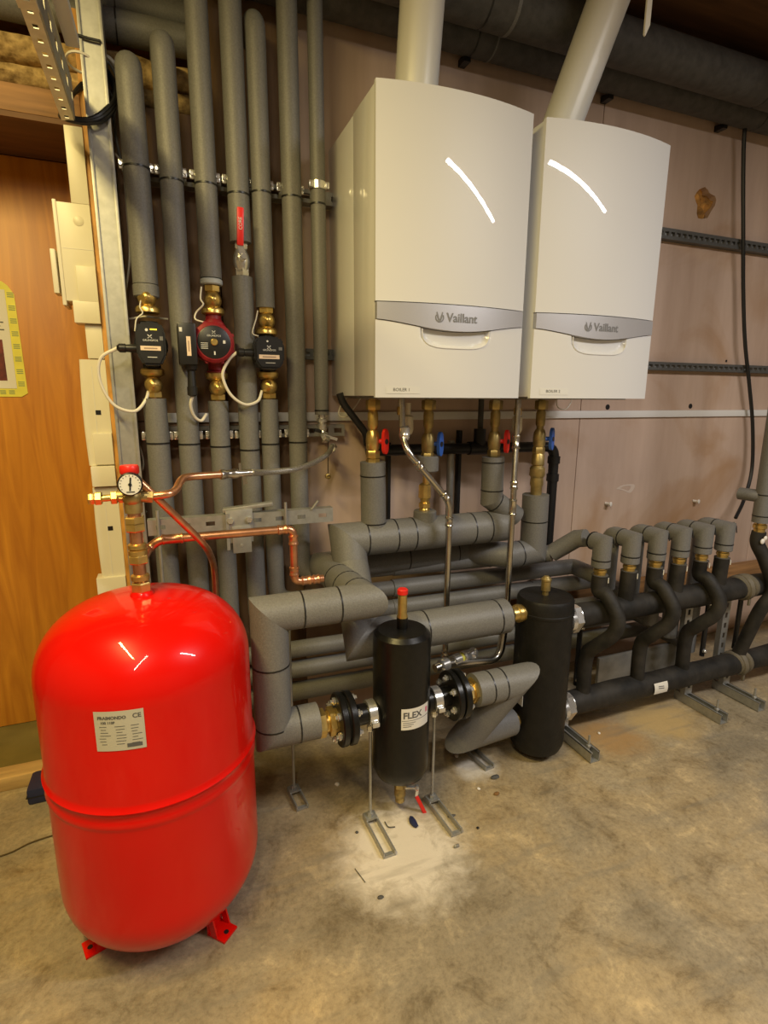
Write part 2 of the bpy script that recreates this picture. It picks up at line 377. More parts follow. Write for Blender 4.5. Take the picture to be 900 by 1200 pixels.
# doorway on the left: door set back in its opening
struct(MB().span((-1.20, .31, .035), (-.158, YB, 2.02), .003).put('door_1', M_DOOR))
struct(MB().span((-.158, -.02, 0), (-.132, YB, 2.3), .001).put('trim_2', M_OAK))
struct(MB().span((XL, 0, 2.03), (-.16, YB, 2.10), .004).put('trim_3', M_BEAM))
struct(MB().span((XL, .002, 2.016), (-.16, .29, 2.03)).put('trim_7', M_DARKWOOD))  # dark board added below the lintel, its colour stands for the shaded underside
struct(MB().span((-.60, .29, 2.022), (-.16, .31, 2.03)).span((-1.25, .29, 0), (-1.20, YB, 2.03)).span((XL, 0, 0), (-1.25, YB, 2.03)).put('trim_4', M_DARKWOOD))
struct(MB().span((-1.25, -.05, 0), (-.16, .02, .047), .004).put('trim_5', M_SILL))
M_SILLSHADE = mat('shaded_sill_top', (0.17, 0.135, 0.035), 0.6, 0, .2, 6)  # wooden sill top, the shade in the doorway painted as olive
struct(MB().span((-1.25, .02, 0), (-.16, YB, .033)).put('trim_6', M_SILLSHADE))
# ---------------------------------------------------------------- left edge: post, trunking, ladder, notice
cp = thing('steel_post', 'upright galvanised steel channel beside the orange door', 'post', (-.112, -.08, 0))
b = MB(); b.span((-.139, -.112, 0), (-.079, -.109, 2.66)).span((-.139, -.109, 0), (-.1365, -.03, 2.66)).span((-.0815, -.109, 0), (-.079, -.03, 2.66)); b.put('channel', M_ZINC, cp)
b = MB(); b.span((-.139, -.118, 0), (-.131, -.112, 2.66), .001).span((-.087, -.118, 0), (-.079, -.112, 2.66), .001); b.put('lip', M_ZINC, cp)
P = [at(89, 43, -.118), at(91, 41, -.121), at(104, 45, -.1215), at(117, 48, -.1215), at(118, 49, -.10)]
b = MB(); b.sweep(P, .0034, 8).ball(P[0], .006, seg=8)
solo(b.put('cable_tie', M_BLACK), 'black cable tie around the top of the steel post', 'cable tie')
# thick black cable slung round the post
L = []
for k, dz in enumerate((0, -.012, .010)):
    L += [at(71+k, 124+k, -.10)+Vector((0, 0, dz)), at(74, 135, -.135)+Vector((0, 0, dz*.5)), at(90, 141, -.142)+Vector((0, 0, dz*.4)), at(108, 141, -.138)+Vector((0, 0, dz*.5)), at(123, 134, -.125)+Vector((0, 0, dz)), at(134, 120, -.095)+Vector((0, 0, dz)), at(134, 102, -.065)+Vector((0, 0, dz)), at(124, 84, -.022)+Vector((0, 0, dz))]
    if k < 2: L += [at(98, 96, -.012)+Vector((0, 0, dz))]
solo(MB().sweep(spline(L, 5), .0056, 8).put('black_cable', M_BLACK), 'coil of thick black cable slung round the steel post', 'cable')
# white wiring boxes on the door jamb
JX = -.1585
def jamb_box(name, label, y0, rects, cat='junction box'):
    """rects: part, material, left and right edge at mid height, top and bottom, depth"""
    yy = lambda q: (q[4]+q[5])/2
    t = thing(name, label, cat, (-.18, y0, min(at(100, q[5], y0).z for q in rects)))
    for nm, m, l, r, tp, bt, d in rects:
        ym = (tp+bt)/2; xa, xb = at(l, ym, y0).x, at(r, ym, y0).x
        if xb > -.168: xb = JX
        MB().span((xa, y0, at(l, bt, y0).z), (xb, y0+d, at(l, tp, y0).z), .003).put(nm, m, t)
    return t
jamb_box('conduit_box', 'white plastic box at the top of the door jamb', -.03, [('cover', M_CREAM, 78.5, 102, 146, 237, .07)])
t = jamb_box('fuse_box', 'cream fuse box on the door jamb with a switch block', -.03,
    [('base', M_CREAM, 71.5, 115, 236, 352, .10), ('cover_rim', M_CREAM, 66.8, 71.7, 233, 357, .10), ('switch_block', M_CREAM, 60.5, 67, 291, 343, .06)])
a = at(92, 259, -.03); MB().lathe((a.x, -.0305, a.z), (0, 1, 0), [(.012, -.001), (.014, 0), (.014, .002)], 20).put('knockout', M_CREAM, t)
a = at(73, 290, -.03); MB().span((a.x, -.0308, a.z-.001), (JX, -.03, a.z), 0).put('seam', M_WHITETRIM, t)
jamb_box('socket_box', 'white box below the cream fuse box on the door jamb', -.036, [('cover', M_CREAM, 90, 115, 311, 353, .05), ('base', M_CREAM, 86, 118, 352, 378, .07)])
jamb_box('conduit_box', 'small white box hidden half behind the oak jamb edge', -.02, [('cover', M_CREAM, 101, 120, 380, 420, .05)])
def trunk(label, y0, top, bot, xl, lid, bow):
    t = thing('cable_trunking', label, 'trunking', (-.18, y0, at(110, bot, y0).z)); a = at(xl[0], top, y0); c = at(xl[1], bot, y0)
    n = 12; L = [Vector((a.x+(c.x-a.x)*k/n-bow*math.sin(PI*k/n), 0, a.z+(c.z-a.z)*k/n)) for k in range(n+1)]
    o = [(p.x, p.z) for p in L]+[(JX, c.z), (JX, a.z)]
    MB().prism(o, lambda x, z: Vector((x, y0, z)), lambda x, z: Vector((x, y0+.05, z))).put('channel', M_CREAM, t)
    MB().sweep([(p.x-.002, y0+.010, p.z) for p in L], .0045, 8).put('lid_edge', M_CREAM, t)
    for f in lid:
        p = a.lerp(c, f)
        MB().span((p.x+.026, y0-.001, p.z-.007), (p.x+.041, y0+.001, p.z+.007)).put('knockout', M_BLACK, t, 'dark punched opening')
    MB().beam((a.x+.026, y0, a.z-.02), (c.x+.026, y0, c.z+.01), .0015, .0016, (0, 1, 0)).put('seam', M_WHITETRIM, t)
    return t
trunk('upper length of white cable trunking on the door jamb', -.02, 421, 546, (95, 107), (.49,), .004)
trunk('lower length of white cable trunking behind the pressure gauge', -.02, 572, 684, (110.5, 123), (.42,), .003)
jamb_box('trunking_coupler', 'white coupler clipped over the upper trunking length', -.03, [('cover', M_CREAM, 110, 135, 508, 545, .05)], 'trunking fitting')
jamb_box('trunking_coupler', 'white coupler beside the brass drain stub of the gauge', -.036, [('cover', M_CREAM, 107, 137, 547, 571, .06)], 'trunking fitting')
jamb_box('trunking_coupler', 'white end box of the trunking just above the red tank', -.03, [('cover', M_CREAM, 117, 149, 678, 760, .06)], 'trunking fitting')
# cable ladder overhead, running towards the viewer
lz, lx = 1.975, -.165
t = thing('cable_tray', 'galvanised perforated cable tray edge slanting at the top left', 'cable tray', (lx, -.15, lz))
b = MB(); slotted(b, (lx-.016, -.14, lz), (lx-.016, -.95, lz), (1, 0, 0), (0, 0, -1), .030, .003, .045, .014, .002, .34); b.put('bottom_flange', M_LITZINC, t)
b = MB(); slotted(b, (lx, -.14, lz+.05), (lx, -.95, lz+.05), (0, 0, 1), (1, 0, 0), .10, .004, .07, .035, .002, .22); b.put('side_web', M_ALU, t, 'dull slotted web')
b = MB(); slotted(b, (lx-.016, -.60, lz-.003), (lx-.016, -.95, lz-.003), (1, 0, 0), (0, 0, -1), .034, .004, .06, .016); b.put('splice_plate', M_LITZINC, t)
# a flat white cable duct running beside the ladder
solo(MB().beam(at(85, 50, -.30), at(85, 50, -.30)+Vector((-.01, -.65, .01)), .030, .02, bev=.002).put('cable_duct', M_WHITETRIM), 'pale cable duct beside the perforated cable tray', 'cable duct')
a = at(84, 58, -.14); solo(MB().torus((-.142, -.085, a.z), (.05, .25, 1), .034, .0035, 24, 6).put('cable_ring', M_CABLE), 'white cable ring at the head of the oak jamb', 'cable')
# mineral wool above the lintel
for i, (z0, z1, y0) in enumerate(((2.105, 2.17, .02), (2.172, 2.255, .035))):
    b = MB(); n = 40
    def f(u, v, z0=z0, z1=z1, y0=y0):
        a = 2*PI*v; x = -2.2+2.38*u; q = noise.noise(Vector((x*9, math.cos(a)*2, math.sin(a)*2+i*7)))*.018
        return (x, y0+.13-(.13+q)*math.copysign(abs(math.cos(a))**.5, math.cos(a)), (z0+z1)/2+((z1-z0)/2+q*.6)*math.copysign(abs(math.sin(a))**.6, math.sin(a)))
    solo(b.grid(90, 16, f).put('mineral_wool', M_WOOL, sharp=80), ('lower' if i == 0 else 'upper')+' layer of brown mineral wool above the door lintel', 'insulation')
for i, (y, z, r, lb) in enumerate(((.05, 2.315, .042, 'front'), (.12, 2.41, .05, 'rear'))):
    t = thing('overhead_duct', lb+' grey lagged duct above the mineral wool at top left', 'pipe', (-1, y, z), 'ducts over the door')
    MB().rod((-2.3, y, z), (.19, y, z), r).put('lagging', M_INS, t)
    for x in (-.9, -.05): ring(t, (x, y, z), (1, 0, 0), r)
# paper notice taped on the door
P0 = .3075
def dz(px, py): q = at(px, py, P0); return q.x, q.z
x1, z1 = dz(33, 463); x0 = x1-.235; xt, zt = dz(16, 332)
t = thing('paper_notice', 'paper notice on the door edged with yellow tape', 'notice', (x1, P0, z1))
ou = [(x0, z1-.006), (x1-.02, z1-.006), (x1, z1+.006), (x1-.004, zt-.035), (x1-.02, zt-.008), (x1-.035, zt+.004), (x0, zt+.006)]
tp = MB().prism(ou, lambda x, z: Vector((x, P0, z)), lambda x, z: Vector((x, P0+.0022, z))).put('tape', M_YELLOW, t, 'yellow printed tape border', flat=True)
sh = MB().span((x0, P0-.0012, z1+.022), (x1-.030, P0, zt-.022)).put('sheet', M_PAPER, t, flat=True)
b = MB()
for k in range(8):
    z = z1+.030+k*(zt-z1-.075)/7
    for j in range(3): b.span((x1-.025, P0-.0006, z+j*.006), (x1-.006, P0, z+j*.006+.0032))
for k in range(8):
    for j in range(3): b.span((x1-.055-.026*k, P0-.0006, z1+.003+j*.005), (x1-.038-.026*k, P0, z1+.003+j*.005+.003))
b.put('tape_print', mat('green_grey_print', (.28, .34, .14), .6), tp, 'dark repeated print on the tape', flat=True)['kind'] = 'stuff'
xa, za = dz(9, 446); xb, zb = dz(3, 398)
MB().span((x0+.03, P0-.002, za), (xa, P0-.0012, zb)).put('photo_print', mat('dark_photo_print', (.035, .02, .02), .4, 0, .6, 25, col2=(.22, .04, .03)), sh, 'dark reddish picture', flat=True)
b = MB()
for k in range(4): b.span((x0+.03, P0-.0018, zb+.03+.012*k), (x1-.045-.01*(k % 2), P0-.0012, zb+.034+.012*k))
b.put('print_line', M_PRINT, sh, flat=True)['kind'] = 'stuff'
# thin white cables drooping behind the first pipe
def wire(label, pts, r=.003, m=None, n=8):
    return solo(MB().sweep(spline(pts, n), r, 7).put('cable', m or M_CABLE), label, 'cable')
wire('thin white cable hanging down between the steel post and first pipe', [at(128, 172, -.05), at(143, 195, -.05), at(149, 250, -.05), at(152, 300, -.05), at(147, 345, -.05), at(146, 372, -.06), at(170, 371, -.065), at(197, 374, -.065)])
wire('white cable loop at the foot of the steel post', [at(156, 500, -.05), at(168, 540, -.05), at(163, 562, -.06), at(160, 590, -.05), at(172, 600, -.05)], .0028)
wire('grey cables bunched behind the top of the steel post', [at(118, 66, -.03), at(132, 80, -.03), at(139, 105, -.03), at(134, 140, -.03), at(140, 180, -.03), at(152, 215, -.03)], .004, M_INS)
wire('pale cable curling from behind the steel post to the first pipe', [at(117, 62, -.02), at(130, 70, -.025), at(139, 84, -.03), at(141, 100, -.03), at(137, 120, -.02)], .0055)
wire('dark cable hanging behind the steel post', [at(120, 95, -.02), at(131, 112, -.02), at(134, 135, -.02), at(126, 160, -.02), at(131, 190, -.02), at(136, 250, -.02), at(142, 330, -.02)], .005, M_BLACK)
# ---------------------------------------------------------------- seven insulated uprights
YP = -.12
PX = [-.0245, .066, .160, .252, .320, .413, .497]
PR = [.0345, .032, .0315, .032, .0295, .0305, .0235]
def zp(py, px, y=YP): return at(px, py, y).z
HZs = [zp(805, 380, -.15), zp(780, 380, -.15), zp(757, 380, -.15), zp(706, 500, -.15), zp(684, 500, -.15), zp(660, 500, -.15)]
RX = [2.070, 1.951, 1.829, 1.706, 1.576, 1.437]           # risers above the manifold
ZE = .755; YM = -.47; YK = -.365
tops = [(152, 62), (190, 35), None, None, (303, 10), None, None]
PL = ['first insulated pipe from the left, interrupted by a black pump',
      'second insulated pipe from the left, unbroken past the first black pump',
      'third insulated pipe from the left, interrupted by the dark red pump',
      'fourth insulated pipe from the left, with the red lever valve in it',
      'fifth insulated pipe from the left, interrupted by the right black pump',
      'sixth insulated pipe from the left, unbroken and full height']
gaps = {0: (333, 467), 2: (326, 470), 3: (284, 325), 4: (361, 468)}
rows_up = [(162, 198), (201, 213), (239, 217), (274, 228), (307, 227), (340, 232)]
rows_lo = [(188, 519), (222, 520), (252, 523), (286, 527), (316, 520), (346, 518)]
for i in range(6):
    x, r = PX[i], PR[i]; px = rows_up[i][0]
    t = thing('insulated_pipe', PL[i], 'pipe', (x, YP, HZs[i]), 'insulated heating circuit pipes')
    zt = 2.64 if tops[i] is None else zp(tops[i][1]+6, tops[i][0])+r*.4
    up = [(x, YP, zt)] if tops[i] is None else None
    if tops[i] is not None:
        head = fillet([(x, -.003, zt-.02), (x, YP, zt-.015), (x, YP, zt-.2)], .075, 8)[:-1]
    else: head = [(x, YP, zt)]
    g = gaps.get(i)
    base_r = r*.98
    low = fillet([(x, YP, .9), (x, YP-.01, HZs[i]), (.75, -.15, HZs[i])], .06, 8)
    xr = RX[i]
    if g:
        za, zb = zp(g[0], px+2), zp(g[1], rows_lo[i][0]-4)
        MB().sweep(head+[(x, YP, za)], r, 18).put('upper_sleeve', M_INS, t)
        MB().sweep([(x, YP, zb)]+low, base_r, 18).put('lower_sleeve', M_INS, t)
        MB().cyl((x, YP, za+.05), (x, YP, zb-.05) if i == 3 else (x, YP, za-.02), .011, 12).put('copper_core', M_COPPER, t, 'bare copper pipe end')
        if i != 3: MB().cyl((x, YP, zb+.02), (x, YP, zb-.05), .011, 12).put('copper_core', M_COPPER, t, 'bare copper pipe end')
    else:
        MB().sweep(head+low, r, 18).put('upper_sleeve', M_INS, t)
    ring(t, (x, YP, zp(rows_up[i][1], px)), (0, 0, 1), r, .005)
    ring(t, (x, YP, zp(rows_lo[i][1], rows_lo[i][0])), (0, 0, 1), r if not g else base_r, .005)
    # horizontal run behind, then up behind the manifold
    if i == 5:
        run = [(.75, -.15, HZs[i]), (1.27, -.19, HZs[i]), (1.36, -.29, HZs[i]+.03), (1.425, -.35, ZE-.01), (xr, -.385, ZE), (xr, YM, ZE), (xr, YM, ZE-.035)]
        MB().sweep(run[:3], .033, 18).put('horizontal_sleeve', M_INS, t)
        MB().sweep(run[2:5], .0335, 18).put('link_sleeve', M_INS, t)
        ring(t, (1.15, -.181, HZs[i]), (1, -.077, 0), .033); ring(t, (1.345, -.273, HZs[i]+.025), (1, -1.1, .33), .033)
    else:
        MB().sweep(fillet([(.75, -.15, HZs[i]), (xr-.0, -.17, HZs[i]), (xr, YK, HZs[i])], .02, 5), .033, 18).put('horizontal_sleeve', M_INS, t)
        MB().sweep(fillet([(xr, YK, HZs[i]-.03), (xr, YK, ZE), (xr, YK-.07, ZE)], .05, 8), .033, 18).put('link_sleeve', M_INS, t)
        ring(t, (1.31+.06*(i % 2), -.160, HZs[i]), (1, 0, 0), .033)
    b = MB().sweep([(xr, YK-.065, ZE), (xr, YM, ZE), (xr, YM, ZE-.058)], .033, 20); b.put('elbow_sleeve', M_INS, t)
    MB().rod((xr, YM, ZE-.061), (xr, YM, ZE-.088), .0335).put('collar', M_INS, t)
    ring(t, (xr, YM, ZE-.0595), (0, 0, 1), .033); ring(t, (xr, YK-.06, ZE), (0, 1, 0), .033)
    MB().sweep([(xr+.028, YM-.026, ZE-.012), (xr+.030, YM-.02, ZE+.014), (xr+.022, YM-.012, ZE+.030)], .0022, 6).put('glue_seam', M_TAPE, t)
    b = MB(); b.cyl((xr, YM, ZE-.085), (xr, YM, ZE-.125), .0205, 18).lathe((xr, YM, ZE-.094), (0, 0, -1), [(.02, 0), (.0235, .003), (.0235, .012), (.02, .015)], 18); b.put('brass_union', M_BRASS, t, 'brass union under the elbow')
# thin seventh pipe, hanging tap and braided hose
x, r = PX[6], PR[6]; zb = zp(486, 375)
t = thing('insulated_pipe', 'thin insulated pipe at right of the row, ending above the hose', 'pipe', (x, YP, zb))
MB().cyl((x, YP, 2.64), (x, YP, zb), r, 18).put('upper_sleeve', M_INS, t)
ring(t, (x, YP, zp(240, 372)), (0, 0, 1), r, .005); ring(t, (x, YP, zp(481, 376)), (0, 0, 1), r, .005)
b = MB(); b.cyl((x, YP, zb), (x, YP, zb-.03), .012).lathe((x, YP, zb-.012), (0, 0, -1), [(.014, 0), (.019, .003), (.019, .012), (.014, .015)], 12); b.put('chrome_nut', M_CHROME, t, 'chrome nut')
# support rails with clamps
for nm, z, y, lb in (('upper', 1.905, -.055, 'upper wall rail clamping the row of insulated pipes'), ('lower', 1.150, -.055, 'lower wall rail clamping the row of insulated pipes')):
    t = thing('pipe_rail', lb, 'rail', (.25, -.03, z-.02), 'pipe clamp rails')
    b = MB(); slotted(b, (-.05, -.046, z), (.60, -.046, z), (0, 0, 1), (0, -1, 0), .040, .04, .05, .028); b.put('channel', M_ALU, t)
    for i in range(7 if nm == 'upper' else 6):
        xx, rr = PX[i], PR[i]
        if nm == 'lower' and i == 6: continue
        if i == 6:
            b = MB().lathe((xx, YP, z+.018), (0, 0, -1), [(rr, 0), (rr+.003, 0), (rr+.003, .022), (rr, .022)], 20); b.box((xx+.026, YP-.012, z+.007), (.012, .02, .02), bev=.003).box((xx-.026, YP-.012, z+.007), (.012, .02, .02), bev=.003); b.put('clamp', M_CHROME, t); continue
        if nm == 'lower' and i == 3:
            for s in (-1, 1): MB().box((xx+s*(rr+.006), YP+.018, z-.005), (.012, .014, .024), bev=.003).put('clamp_lug', M_CHROME, t)
            continue
        for s in (-1, 1):
            MB().box((xx+s*(rr+.005), YP+.02, z-.004), (.013, .012, .026), bev=.003).cyl((xx+s*(rr+.006), YP+.015, z-.004), (xx+s*(rr+.006), YP+.007, z-.004), .005, 8).put('clamp_lug', M_CHROME, t)
# ---------------------------------------------------------------- pumps between the sleeves
def valve_union(t, x, z, up, knob_z):
    """isolating valve: hexagon, body with a domed spindle cap towards the viewer"""
    b = MB(); s = 1 if up else -1
    b.hexnut((x, YP, z+s*.050), (x, YP, z+s*.030), .024)
    b.lathe((x, YP, z+s*.032), (0, 0, -s), [(.017, 0), (.021, .012), (.021, .030), (.017, .045)], 18)
    b.cyl((x, YP-.01, knob_z), (x, YP-.030, knob_z), .015, 16)
    b.ball((x, YP-.012, knob_z), .026, seg=18).lathe((x, YP-.034, knob_z), (0, -1, 0), [(.014, 0), (.014, .004), (.009, .008), (.007, .009), (.006, .013), (.003, .014)], 16)
    b.put('isolating_valve', M_BRASS, t, 'brass isolating valve with a domed cap')
    MB().lathe((x, YP, z-s*.010), (0, 0, -s), [(.020, 0), (.031, .006), (.034, .012), (.034, .022), (.028, .026)], 22).put('union_nut', M_BRASS, t, 'brass union nut')
def face(x, z, y): return lambda u, v: (x+u, y, z+v)
GR = 'GRUNDFOS'
def emblem(t, x, z, y, s):
    b = MB()
    for a in (-1, 1):
        b.beam((x+a*.9*s, y, z+.8*s), (x-a*.5*s, y, z-.5*s), .35*s, .0008, (0, 1, 0)).beam((x+a*.9*s, y, z-.8*s), (x+a*.2*s, y, z-.1*s), .3*s, .0008, (0, 1, 0))
    b.put('maker_emblem', M_PALETEXT, t, flat=True)
def black_pump(i, pxc, ptop, pbot, g, label, cablepts, px_plug):
    x = PX[i]; zt, zb = zp(ptop, pxc, -.2), zp(pbot, pxc, -.2); zc = (zt+zb)/2; h = zt-zb
    hw = at(pxc+20, ptop, -.2).x-at(pxc, ptop, -.2).x
    za = zp(g[0], pxc-4); zlo = zp(g[1], pxc+6)
    xc = at(pxc, (ptop+pbot)/2, -.22).x
    t = thing('circulation_pump', label, 'pump', (x, YP, zlo), 'circulation pumps')
    b = MB(); b.lathe((x, YP, zt+.008), (0, 0, -1), [(.026, 0), (.026, .02), (.036, .04), (.040, h*.5), (.036, h-.03), (.025, h-.005), (.025, h+.022)], 20)
    b.cyl((xc, YP, zc), (xc, -.165, zc), .046, 24); b.put('pump_housing', M_BLACKPAINT, t)
    o = []
    for qx, qz in ((-.72, 1), (.72, 1), (1, .62), (1, -.5), (.62, -1), (-.62, -1), (-1, -.5), (-1, .62)): o.append((xc+qx*hw*.86, zc+qz*h*.47))
    f0 = lambda a, c: Vector((a, -.165, c)); f1 = lambda a, c: Vector((a, -.222, c))
    b = MB(); b.prism(o, f0, f1); bmesh.ops.bevel(b.bm, geom=b.bm.edges[:], offset=.006, segments=2, affect='EDGES'); b.bevelled = True; hd = b.put('control_head', M_BLACK, t)
    yf = -.2226
    MB().span((xc-hw*.62, yf-.0008, zc-.012-.006), (xc+hw*.55, yf, zc-.012+.006)).put('name_strip', M_PEACH, hd, 'peach name strip', flat=True)
    b = MB(); b.span((xc-hw*.42, yf-.0012, zc-.014), (xc+hw*.35, yf-.0008, zc-.0105)); b.put('strip_print', mat('faint_print', (.35, .25, .18), .6) if 'faint_print' not in bpy.data.materials else bpy.data.materials['faint_print'], hd, flat=True)
    emblem(hd, xc-.002, zc+h*.16, yf, .006)
    textmesh('maker_name', GR, .0075, face(xc-.001, zc+h*.075, yf-.0004), M_PALETEXT, hd)
    b = MB(); b.span((xc-hw*.25, yf-.0005, zc-h*.30), (xc+hw*.30, yf, zc-h*.285)); b.put('type_print', M_PALETEXT, hd, flat=True)
    MB().span((xc+hw*.52, yf-.0005, zc+h*.08), (xc+hw*.72, yf, zc+h*.17)).put('data_panel', mat('grey_panel', (.16, .16, .16), .5) if 'grey_panel' not in bpy.data.materials else bpy.data.materials['grey_panel'], hd, flat=True)
    if i == 0:
        m = mat('amber_indicator', (.6, .4, .02), .4); m.node_tree.nodes['Principled BSDF'].inputs['Emission Color'].default_value = (1, .65, .05, 1); m.node_tree.nodes['Principled BSDF'].inputs['Emission Strength'].default_value = 1.2
        MB().span((xc+.0, yf-.0006, zc+h*.30), (xc+.018, yf, zc+h*.33)).put('indicator_light', m, hd, 'lit amber indicator', flat=True)
        MB().lathe((xc-.009, yf, zc+h*.30), (0, -1, 0), [(.004, 0), (.004, .001)], 10).put('button', M_PALETEXT, hd, 'pale button')
    else: MB().lathe((xc-.006, yf, zc+h*.33), (0, -1, 0), [(.003, 0), (.003, .001)], 10).put('button', M_PALETEXT, hd, 'pale button')
    valve_union(t, x, za-.048, True, za-.041)
    valve_union(t, x, zlo+.052, False, zlo+.040)
    pl = at(*px_plug, -.20); hx = xc-hw*.84
    b = MB(); b.lathe((hx, -.198, pl.z), (-1, 0, 0), [(.011, 0), (.012, .01), (.0105, .028), (.0125, .030), (.0125, .045), (.006, .052)], 14); pg = b.put('plug', M_BLACK, t)
    s0 = Vector((hx-.050, -.198, pl.z))
    MB().sweep(spline([s0]+cablepts, 8), .0046, 8).put('power_cable', M_CABLE, pg, 'white power cable')
    return t
black_pump(0, 177, 377, 430, gaps[0], 'black circulation pump on the leftmost pipe with an amber light', [at(118, 420, -.19), at(117, 446, -.18), at(133, 474, -.17), at(157, 482, -.16), at(170, 470, -.14), at(175, 455, -.135)], (150, 408))
black_pump(4, 316, 394, 434, gaps[4], 'black circulation pump on the fifth pipe beside the sixth', [at(268, 422, -.19), at(261, 440, -.185), at(270, 462, -.18), at(287, 474, -.17), at(302, 470, -.15), at(307, 458, -.135)], (284, 413))
# grey collar pieces above the pumps
for i, pa, pb, m, lb in ((0, 334, 349, M_INS, 'grey foam collar above the leftmost black pump'), (2, 327, 334, mat('pale_collar', (.42, .45, .46), .5), 'pale collar above the dark red pump')):
    x, r = PX[i], PR[i]
    solo(MB().rod((x, YP, zp(pb, 170+i*36)), (x, YP, zp(pa, 170+i*36)), r+.0015).put('pipe_collar', m), lb, 'collar')
# dark red pump
i = 2; x = PX[2]; za, zlo = zp(335, 242), zp(470, 252)
zt, zb = zp(363, 247), zp(440, 250); c = at(251, 401, -.21); xc, zc = c.x, c.z
t = thing('circulation_pump', 'dark red circulation pump with a round black dial and side box', 'pump', (x, YP, zlo), 'circulation pumps')
b = MB(); h = zt-zb
b.lathe((x, YP, zt+.004), (0, 0, -1), [(.029, 0), (.029, .006), (.023, .010), (.023, .032), (.036, .05), (.040, h*.5), (.030, h*.66), (.024, h*.72), (.024, h-.012), (.029, h-.008), (.029, h)], 20)
b.cyl((xc, YP, zc), (xc, -.165, zc), .050, 28); b.put('pump_housing', M_REDPUMP, t)
b = MB(); b.lathe((xc, -.150, zc), (0, -1, 0), [(.050, 0), (.060, .004), (.061, .030), (.058, .052), (.050, .058)], 32)
for k in range(8):
    a = PI/8+k*PI/4; b.cyl((xc+.058*math.cos(a), -.152, zc+.058*math.sin(a)), (xc+.058*math.cos(a), -.196, zc+.058*math.sin(a)), .006, 8)
b.put('motor_shell', M_REDPUMP, t)
b = MB().lathe((xc, -.206, zc), (0, -1, 0), [(.047, 0), (.047, .003), (.044, .0045)], 36); hd = b.put('face_plate', M_BLACK, t)
MB().lathe((xc, -.2100, zc+.0), (0, -1, 0), [(.010, 0), (.010, .0045), (.008, .006)], 18).put('vent_screw', M_BRASS, hd, 'pale brass vent screw')
emblem(hd, xc, zc+.028, -.2112, .005); textmesh('maker_name', GR, .0075, face(xc, zc+.018, -.2112), M_PALETEXT, hd)
b = MB(); b.span((xc-.002, -.2113, zc-.036), (xc+.002, -.2108, zc-.026)).span((xc+.025, -.2113, zc-.003), (xc+.032, -.2108, zc+.006))
for k in range(4): b.span((xc-.038, -.2111, zc-.004-.005*k), (xc-.018, -.2108, zc-.0025-.005*k))
b.put('dial_print', M_PALETEXT, hd, flat=True)['kind'] = 'stuff'
a0, a1 = at(207, 378, -.215), at(232, 428, -.215)
bx = MB().span((a0.x, -.228, a1.z), (a1.x, -.160, a0.z), .006).put('terminal_box', M_BLACK, t)
q0, q1 = at(218, 394, -.229), at(224.5, 417, -.229)
MB().span((q0.x, -.2288, q1.z), (q1.x, -.228, q0.z)).put('name_strip', M_PEACH, bx, 'peach name strip set upright', flat=True)
MB().span(((q0.x+q1.x)/2-.0015, -.2292, q1.z+.012), ((q0.x+q1.x)/2+.0015, -.2288, q0.z-.012)).put('strip_print', bpy.data.materials['faint_print'], bx, flat=True)
q = at(211.5, 386, -.229); MB().box((q.x, -.2288, q.z), (.008, .002, .012), bev=.0006).put('indicator_window', M_PALETEXT, bx)
q = at(224, 432, -.2); b = MB().lathe((q.x, -.195, a1.z), (0, 0, -1), [(.020, 0), (.017, .012), (.011, .016), (.013, .06), (.015, .062), (.015, .085), (.006, .090)], 14); pg = b.put('plug', M_BLACK, t)
MB().sweep(spline([Vector((q.x, -.195, a1.z-.085)), at(223.5, 475, -.185), at(228, 488, -.17), at(236, 493, -.16), at(242, 485, -.15)], 8), .0046, 8).put('power_cable', M_CABLE, pg, 'white power cable')
valve_union(t, x, za-.048, True, za-.043)
valve_union(t, x, zlo+.052, False, zlo+.040)
wire('thin white sensor wire at the dark red pump', [at(236, 336, -.15), at(235, 350, -.155), at(238, 357, -.16), at(230, 366, -.15), at(229, 374, -.16), at(240, 378, -.165)], .0025)
wire('thin white sensor wire at the first black pump', [at(165, 352, -.15), at(164, 360, -.15), at(167, 367, -.15), at(160, 374, -.15), at(158, 388, -.15)], .002)
wire('thin white sensor wire at the right black pump', [at(302, 364, -.15), at(300, 374, -.15), at(296, 390, -.155), at(303, 394, -.16)], .002)
# red lever ball valve in the fourth pipe
x = PX[3]; za, zb = zp(283, 275), zp(326, 279)
t = thing('ball_valve', 'brass ball valve with a long red lever on the fourth pipe', 'valve', (x, YP, zb))
b = MB(); b.hexnut((x, YP, za), (x, YP, za-.022), .021).lathe((x, YP, za-.02), (0, 0, -1), [(.016, 0), (.024, .02), (.026, .035), (.024, .05), (.016, .07)], 18).hexnut((x, YP, zb+.030), (x, YP, zb+.004), .022); b.put('body', M_CHROME, t)
zm = (za+zb)/2
b = MB(); b.cyl((x, YP-.02, zm), (x, YP-.048, zm), .009, 12).hexnut((x, YP-.048, zm), (x, YP-.058, zm), .009); b.put('spindle', M_CHROME, t)
q0, q1 = at(281.5, 243, -.18), at(281.5, 287, -.18)
b = MB(); b.beam((x, -.172, zm-.008), (q1.x, -.178, q1.z), .018, .003, (0, 1, 0)).beam((q1.x, -.178, q1.z), (q0.x, -.182, q0.z+.0), .014, .003, (0, 1, 0)); lv = b.put('lever', M_CHROME, t)
gp = MB().beam((q1.x, -.180, q1.z-.002), (q0.x, -.182, q0.z), .020, .010, (0, 1, 0), .004).put('grip', M_REDPL, lv, 'red dipped grip')
qm = (q0+q1)/2
textmesh('grip_word', 'CORE', .013, lambda u, v: (qm.x-v, -.1875, qm.z+.006+u), M_PALETEXT, lv)
